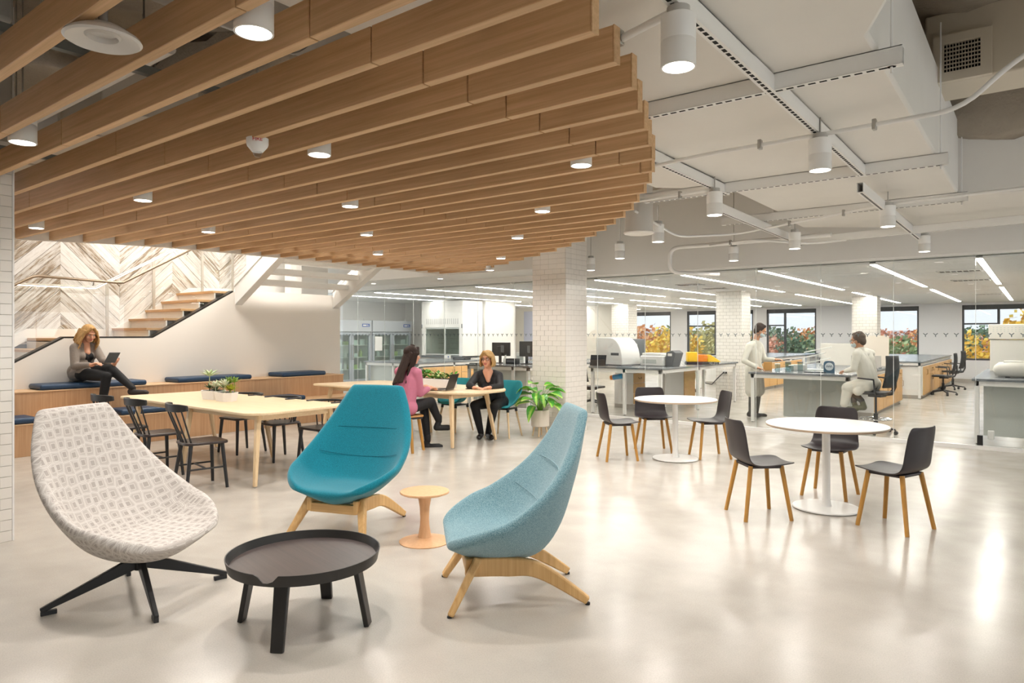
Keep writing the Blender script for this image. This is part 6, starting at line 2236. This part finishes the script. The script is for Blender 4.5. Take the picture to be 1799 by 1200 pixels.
def person(lab, J, head_f, head_up, skin, top_m, cuff, leg_m, shoe_m, hair_fn, base, hands, female=True, top_extra=(), extra=None, glasses=False, mask=False, bulk=1.0, coat=False, neckline=None, brow=None, boot=0.0, trousers_extra=()):
    off = Vector(base)
    t = thing('person', lab, 'person', base)
    J = {k: Vector(v) for k, v in J.items()}
    for k in ('sh', 'hip'):
        pass
    B = bulk
    up = (J['neck'] - J['pelvis']).normalized()
    mid = J['pelvis'].lerp(J['chest'], .55)
    lat = (J['shL'] - J['shR']).normalized()
    fr = lat.cross(up).normalized() * -1
    hd = Vector(head_f)
    if fr.dot(hd) < 0:
        fr = -fr
    # skin: head, neck, torso, arms and hands in one surface
    HP, W, M = head_parts(t, off, J['head'], head_f, head_up, skin, glasses, mask, brow=brow)
    sk = list(HP)
    sk += [('c', J['neck'], .052 * B, W(0, -.02, -.06), .050), ('c', J['neck'] - up * .04, .06, J['neck'] + up * .02, .053)]
    sk += [('c', J['shR'], .045, J['shL'], .045), ('c', J['chest'] - up * .03, .08, J['pelvis'], .09)]
    for s in 'LR':
        sk += [('c', J['sh' + s], .045 * B, J['el' + s], .038 * B), ('c', J['el' + s], .037 * B, J['wr' + s], .026)]
        sk += [('c', J['hip' + s], .075 * B, J['kn' + s], .052 * B), ('c', J['kn' + s], .05 * B, J['an' + s], .034)]
        tip, nrm, curl = hands[s]
        sk += hand_prims(J['wr' + s], tip, 1 if s == 'L' else -1, nrm, curl)
    if neckline:
        sk += neckline(J, up, lat, fr)
    blob('body', sk, .0065, skin, t, 2, off)
    # trousers
    tr = [('c', J['hipR'], .105 * B, J['hipL'], .105 * B), ('c', J['pelvis'], .115 * B, mid, .10 * B)]
    for s in 'LR':
        tr += [('c', J['hip' + s], .092 * B, J['kn' + s], .066 * B), ('c', J['kn' + s], .064 * B, J['kn' + s].lerp(J['an' + s], .45), .058 * B), ('c', J['kn' + s].lerp(J['an' + s], .45), .058 * B, J['an' + s], .043)]
    tr += list(trousers_extra)
    blob('trousers', tr, .010, leg_m, t, 4, off)
    # top
    tp = []
    r1, r2 = .098 * B, .105 * B
    for s in 'LR':
        h = J['hip' + s].lerp(J['pelvis'], .35) + up * .02
        ri = J['chest'].lerp(J['sh' + s], .52) - up * .03
        tp += [('c', h, r2, ri, r1), ('c', ri, r1, J['sh' + s].lerp(J['neck'], .35) - up * .02, .066)]
        tp += [('c', J['sh' + s].lerp(J['neck'], .5), .058, J['sh' + s], .062 * B)]
        tp += [('c', J['sh' + s], .063 * B, J['el' + s], .052 * B), ('c', J['el' + s], .051 * B, J['el' + s].lerp(J['wr' + s], cuff), .040 * B)]
    tp += [('c', J['chest'] - fr * .015 + up * .01, .085 * B, J['neck'] - up * .055 - fr * .012, .06), ('c', J['shR'].lerp(J['neck'], .45) - up * .03, .062, J['shL'].lerp(J['neck'], .45) - up * .03, .062)]
    if not neckline:
        tp += [('c', J['chest'] + fr * .02, .09 * B, J['neck'] - up * .05 + fr * .01, .068)]
    if female:
        for s in (-1, 1):
            tp.append(('e', J['chest'] + fr * .085 - up * .02 + lat * .07 * s, (.066, .066, .066)))
    tp += list(top_extra)
    blob('top', tp, .009, top_m, t, 5, off)
    for s in 'LR':
        shoe(t, off, J['an' + s], J['to' + s], shoe_m, boot=boot)
    hair_fn(t, off, W, M)
    if extra:
        extra(t, off, J, W, M, up, lat, fr)
    return t


RV = Vector((CS, SN, 0))
FV = Vector((-SN, CS, 0))


# --- woman with the tablet on the bench
def hair_a(t, off, W, M):
    rr = random.Random(3)
    P = [('e', W(0, -.022, .042), (.088, .098, .086), M), ('e', W(.0, -.055, -.03), (.085, .062, .10), M)]
    for s in (-1, 1):
        P += strands(W, lambda u, s=s: (s * (.075 + .012 * u), .06 - .15 * u, .055 - .02 * u), lambda u, s=s: (s * (.095 + .02 * math.sin(u * 5)), .075 - .20 * u, -.29 + .05 * u), .032, 14, .0130, rr, .03)
        P += [('c', W(s * .02, .075, .105), .018, W(s * .082, .055, .02), .02)]
    P += strands(W, lambda u: (-.07 + .14 * u, -.10, .0), lambda u: (-.10 + .2 * u, -.12, -.26), .018, 11, .016, rr)
    blob('hair', P, .006, HAIR_BLONDE, t, 1, off)


HAIR_BLONDE = mat('golden_hair', '#bd9560', .6, spec=.25, noise=.45, nscale=26, bump=.5, bscale=60, stretch=(1, 1, .3))
HAIR_DARK = mat('dark_brown_hair', '#2c1d17', .6, spec=.25, noise=.5, nscale=40, bump=.5, bscale=90, stretch=(1, 1, .15))
HAIR_SANDY = mat('short_blonde_hair', '#ab8a5a', .6, spec=.25, noise=.5, nscale=30, bump=.5, bscale=60, stretch=(1, 1, .4))
HAIR_BROWN = mat('short_brown_hair', '#4a382b', .55, noise=.5, nscale=50, bump=.6, bscale=90)
M_CARDI = fabric('taupe_knit', '#7d736b', '#91877e', 200, .4)
M_TOPBLACK = mat('black_cloth', '#15161a', .8)
M_TROUSER = mat('black_trousers', '#101114', .75)
M_BOOT = mat('brown_boot', '#2e2623', .6)
M_BLACKBOOT = mat('black_boot', '#151517', .6)
JA = dict(pelvis=V(141, 653, 9.66), hipR=V(146, 657, 9.52), hipL=V(148, 655, 9.78), chest=V(145, 621, 9.62), neck=V(149, 604, 9.62), head=V(156, 586, 9.58),
          shR=V(131, 611, 9.48), shL=V(166, 610, 9.76), elR=V(131, 643, 9.40), elL=V(181, 634, 9.62), wrR=V(163, 641, 9.34), wrL=V(201, 640, 9.44),
          knR=V(187, 662, 9.34), anR=V(178, 720, 9.34), toR=V(192, 729, 9.24), knL=V(195, 648, 9.44), anL=V(233, 682, 9.34), toL=V(259, 690, 9.26))


def extra_a(t, off, J, W, M, up, lat, fr):
    # dark camisole in the open cardigan
    P = [('c', J['chest'] + fr * .062 - up * .03, .075, J['pelvis'] + fr * .065 + up * .05, .085), ('e', J['chest'] + fr * .095 - up * .02 + lat * .045, (.058,) * 3), ('e', J['chest'] + fr * .095 - up * .02 - lat * .045, (.058,) * 3)]
    blob('camisole', P, .009, M_TOPBLACK, t, 3, off)


person('blonde woman in a taupe cardigan sitting cross-legged on the bench with a tablet', JA, RV * .80 - FV * .50 + Vector((0, 0, -.38)), (0, 0, 1), M_SKIN, M_CARDI, .78, M_TROUSER, M_BOOT, hair_a,
       (JA['pelvis'].x, JA['pelvis'].y, .843), dict(R=(V(180, 634, 9.30), (0, 0, 1), .9), L=(V(207, 628, 9.40), RV * .8 - FV * .2, 1.2)),
       top_extra=[('c', JA['hipR'] + Vector((0, 0, .03)), .105, JA['pelvis'] + Vector((0, 0, -.03)) - RV * .05, .115), ('c', JA['pelvis'] - RV * .05 - Vector((0, 0, .0)), .12, JA['hipL'], .1)],
       extra=extra_a, neckline=lambda J, up, lat, fr: [('c', J['neck'] + fr * .02, .05, J['chest'] + fr * .075 + up * .03, .05)], brow=mat('brow_blond', '#9a7444', .8))
t = thing('tablet', 'dark grey tablet held by the blonde woman on the bench', 'tablet', V(197, 628, 9.28))
M4 = basis(V(211, 619, 9.36) - V(191, 619, 9.26), (V(191, 619, 9.26) - V(183, 638, 9.32)))
m = MB().box(-.075, -.095, -.0, .075, .095, .008)
o = m.build('slate', mat('tablet_grey', '#5b5f63', .35), t, bevel=.004)
MB().box(-.068, -.088, -.001, .068, .088, 0).build('display', M_BLACKPLASTIC, o, smooth=0)
ax, ay = (V(212, 619, 9.40) - V(191, 619, 9.26)), (V(191, 619, 9.26) - V(182, 639, 9.34))
ax.normalize(); ay = (ay - ax * ay.dot(ax)).normalized(); az = ax.cross(ay)
t.rotation_euler = Matrix((ax, ay, az)).transposed().to_euler()


# --- woman in pink at the laptop
def hair_b(t, off, W, M):
    rr = random.Random(4)
    P = [('e', W(0, -.022, .040), (.084, .100, .086), M), ('e', W(0, -.06, -.04), (.082, .06, .12), M), ('c', W(0, .02, .125), .012, W(0, -.02, .13), .014)]
    P += strands(W, lambda u: (-.078 + .156 * u, -.055 - .04 * math.sin(PI * u), .02), lambda u: (-.11 + .21 * u, -.17 - .05 * math.sin(PI * u), -.40 + .05 * u), .007, 19, .0165, rr)
    for s in (-1, 1):
        P += strands(W, lambda u, s=s: (s * .078, .035 - .06 * u, .03), lambda u, s=s: (s * .088, -.03 - .08 * u, -.26 - .1 * u), .007, 7, .013, rr)
        P += [('c', W(s * .015, .072, .10), .018, W(s * .08, .045, .02), .018)]
    blob('hair', P, .006, HAIR_DARK, t, 1, off)


M_PINK = mat('pink_blouse', '#bd7088', .7, noise=.06, nscale=30, bump=.35, bscale=18)
JB = dict(pelvis=V(708, 712, 8.86), hipR=V(719, 716, 8.80), hipL=V(700, 713, 8.96), chest=V(713, 672, 8.86), neck=V(718, 648, 8.86), head=V(724, 624, 8.88),
          shR=V(733, 655, 8.76), shL=V(701, 653, 8.98), elR=V(738, 691, 8.86), elL=V(722, 688, 9.22), wrR=V(756, 681, 9.10), wrL=V(748, 679, 9.36),
          knR=V(757, 706, 9.12), anR=V(771, 740, 9.20), toR=V(792, 751, 9.24), knL=V(744, 710, 9.22), anL=V(751, 774, 9.18), toL=V(776, 784, 9.20))
person('woman with long dark hair in a pink blouse typing on a laptop, seen from behind', JB, Vector((.30, .95, -.08)), (0, 0, 1), M_SKIN, M_PINK, .72, M_TROUSER, M_BLACKBOOT, hair_b,
       (JB['pelvis'].x, JB['pelvis'].y, .466), dict(R=(V(772, 681, 9.30), (0, 0, 1), .5), L=(V(764, 680, 9.50), (0, 0, 1), .5)),
       top_extra=[('c', JB['hipR'] + Vector((0, 0, .0)), .112, JB['hipL'], .118), ('c', JB['pelvis'] - Vector((0, .06, .045)), .10, JB['chest'] - Vector((0, .03, 0)), .10)], boot=.06, brow=mat('brow_dark', '#2e2019', .8))


# --- woman in black across the table
def hair_c(t, off, W, M):
    rr = random.Random(6)
    P = [('e', W(0, -.022, .044), (.090, .102, .088), M), ('e', W(0, -.05, -.035), (.086, .07, .085), M)]
    for s in (-1, 1):
        P += strands(W, lambda u, s=s: (s * .082, .05 - .10 * u, .05), lambda u, s=s: (s * .092, .045 - .13 * u, -.105 + .01 * u), .006, 10, .0145, rr, .006)
    P += [('c', W(.02, .07, .11), .022, W(-.07, .075, .045), .02), ('c', W(.025, .07, .11), .022, W(.08, .05, .03), .022), ('c', W(0, .075, .10), .022, W(-.04, .09, .06), .015)]
    blob('hair', P, .006, HAIR_SANDY, t, 1, off)


M_BLACKKNIT = mat('black_knit', '#1a1b1e', .7, bump=.2, bscale=120)
JC = dict(pelvis=V(871, 702, 10.14), hipR=V(861, 706, 10.08), hipL=V(881, 706, 10.14), chest=V(860, 674, 10.02), neck=V(857, 652, 9.98), head=V(856, 631, 9.92),
          shR=V(839, 660, 10.02), shL=V(876, 660, 10.04), elR=V(825, 677, 9.82), elL=V(879, 679, 9.86), wrR=V(833, 681, 9.66), wrL=V(860, 681, 9.66),
          knR=V(834, 712, 9.80), anR=V(845, 760, 9.88), toR=V(841, 769, 9.66), knL=V(868, 714, 9.76), anL=V(858, 760, 9.94), toL=V(865, 769, 9.72))


def extra_c(t, off, J, W, M, up, lat, fr):
    MB().tube([J['neck'] + lat * .06 + fr * .03 - off, J['neck'] + fr * .075 - up * .05 - off, J['neck'] - lat * .06 + fr * .03 - off], .004, n=6).build('necklace', mat('pearl', '#e4dccb', .3), t)


person('woman with short blonde hair and glasses in a black top, sitting across the table', JC, -RV * .30 - FV * .92 + Vector((0, 0, -.05)), (0, 0, 1), M_SKIN, M_BLACKKNIT, .82, M_TROUSER, mat('black_flat_shoe', '#1b1614', .3), hair_c,
       (JC['pelvis'].x, JC['pelvis'].y, .45), dict(R=(V(846, 681, 9.58), (0, 0, 1), .5), L=(V(846, 682, 9.58), (0, 0, 1), .5)), glasses=True, bulk=1.06, extra=extra_c,
       neckline=lambda J, up, lat, fr: [('c', J['neck'] + fr * .03, .056, J['chest'] + fr * .080 + up * .085, .030), ('c', J['neck'] + fr * .02 + lat * .03, .046, J['chest'] + fr * .072 + up * .10, .032), ('c', J['neck'] + fr * .02 - lat * .03, .046, J['chest'] + fr * .072 + up * .10, .032)])

# --- standing person in a white coat
M_COAT = mat('lab_coat', '#d8d5ca', .8, noise=.05, nscale=12, bump=.5, bscale=14)
M_SKIN2 = mat('skin_tan', '#c48e6c', .55)


def hair_short(m):
    def f(t, off, W, M):
        P = [('e', W(0, -.030, .046), (.086, .098, .082), M), ('e', W(0, -.066, -.01), (.080, .05, .085), M), ('e', W(.070, -.03, .01), (.016, .05, .06), M), ('e', W(-.070, -.03, .01), (.016, .05, .06), M), ('e', W(0, .018, .105), (.058, .045, .024), M)]
        rr = random.Random(9)
        for i in range(22):
            a, b = rr.uniform(0, 2 * PI), rr.uniform(.0, 1.2)
            P.append(('e', W(.080 * math.sin(b) * math.cos(a), -.034 + .088 * math.sin(b) * math.sin(a), .048 + .078 * math.cos(b)), (.020, .020, .012), M))
        blob('hair', P, .0065, m, t, 1, off)
    return f


def coat_extra(hem):
    def f(t, off, J, W, M, up, lat, fr):
        pass
    return f


JD = dict(pelvis=V(1324, 644, 12.56), hipR=V(1321, 647, 12.46), hipL=V(1328, 647, 12.66), chest=V(1324, 617, 12.54), neck=V(1328, 600, 12.52), head=V(1336, 581, 12.48),
          shR=V(1316, 608, 12.38), shL=V(1335, 608, 12.70), elR=V(1307, 634, 12.28), elL=V(1343, 632, 12.66), wrR=V(1329, 646, 12.22), wrL=V(1361, 632, 12.50),
          knR=V(1322, 690, 12.46), anR=V(1319, 723, 12.52), toR=V(1336, 730, 12.42), knL=V(1331, 690, 12.64), anL=V(1329, 722, 12.70), toL=V(1346, 730, 12.62))
hemz = .36
ctr = JD['pelvis']
person('standing person with dark hair, face mask and long white coat leaning on the lab island', JD, RV * .86 - FV * .25 + Vector((0, 0, -.42)), (0, 0, 1), M_SKIN2, M_COAT, .93, mat('dark_trousers', '#33332f', .85), mat('dark_shoe', '#262524', .6), hair_short(HAIR_DARK),
       (ctr.x, ctr.y, 0), dict(R=(V(1348, 650, 12.16), (0, 0, 1), .4), L=(V(1374, 631, 12.42), (0, 0, 1), .5)), female=False, mask=True, brow=mat('brow_dark', '#2e2019'),
       top_extra=[('c', JD['hipR'], .125, Vector((JD['knR'].x, JD['knR'].y, hemz + .13)), .13), ('c', JD['hipL'], .125, Vector((JD['knL'].x, JD['knL'].y, hemz + .13)), .13), ('c', JD['pelvis'], .13, JD['chest'] - Vector((0, 0, .05)), .115), ('c', JD['neck'] - Vector((0, 0, .03)), .07, JD['neck'] + Vector((0, 0, .012)), .06)])

# --- seated person in a white coat, back to the glass
JE = dict(pelvis=V(1527, 672, 10.56), hipL=V(1521, 676, 10.48), hipR=V(1533, 675, 10.68), chest=V(1518, 637, 10.56), neck=V(1511, 614, 10.56), head=V(1507, 598, 10.58),
          shL=V(1505, 623, 10.42), shR=V(1530, 621, 10.72), elL=V(1500, 648, 10.38), elR=V(1513, 646, 10.92), wrL=V(1486, 652, 10.62), wrR=V(1491, 650, 11.02),
          knL=V(1490, 682, 10.64), knR=V(1503, 682, 10.86), anL=V(1514, 704, 10.64), toL=V(1499, 716, 10.68), anR=V(1500, 706, 10.84), toR=V(1486, 718, 10.90))
person('seated person with short brown hair in a white coat, back toward the glass wall', JE, Vector((-.93, .15, -.22)), (0, 0, 1), M_SKIN2, M_COAT, .93, mat('dark_trousers', '#33332f'), mat('green_sneaker', '#5c5f45', .7), hair_short(HAIR_BROWN),
       (JE['pelvis'].x, JE['pelvis'].y, .64), dict(L=(V(1476, 653, 10.76), (0, 0, 1), .5), R=(V(1482, 651, 11.12), (0, 0, 1), .5)), female=False, mask=True, brow=mat('brow_dark', '#2e2019'), glasses=True,
       top_extra=[('c', JE['hipL'], .125, JE['knL'] + Vector((0, 0, .0)), .095), ('c', JE['hipR'], .125, JE['knR'], .095), ('c', JE['hipL'], .10, JE['hipL'] + Vector((0, 0, -.10)) - RV * .12, .07), ('c', JE['knL'], .085, JE['knL'] + Vector((0, 0, -.24)) - RV * .06, .06), ('c', JE['pelvis'], .13, JE['chest'] - Vector((0, 0, .05)), .12), ('c', JE['neck'] - Vector((0, 0, .03)), .07, JE['neck'] + Vector((0, 0, .012)), .06)])
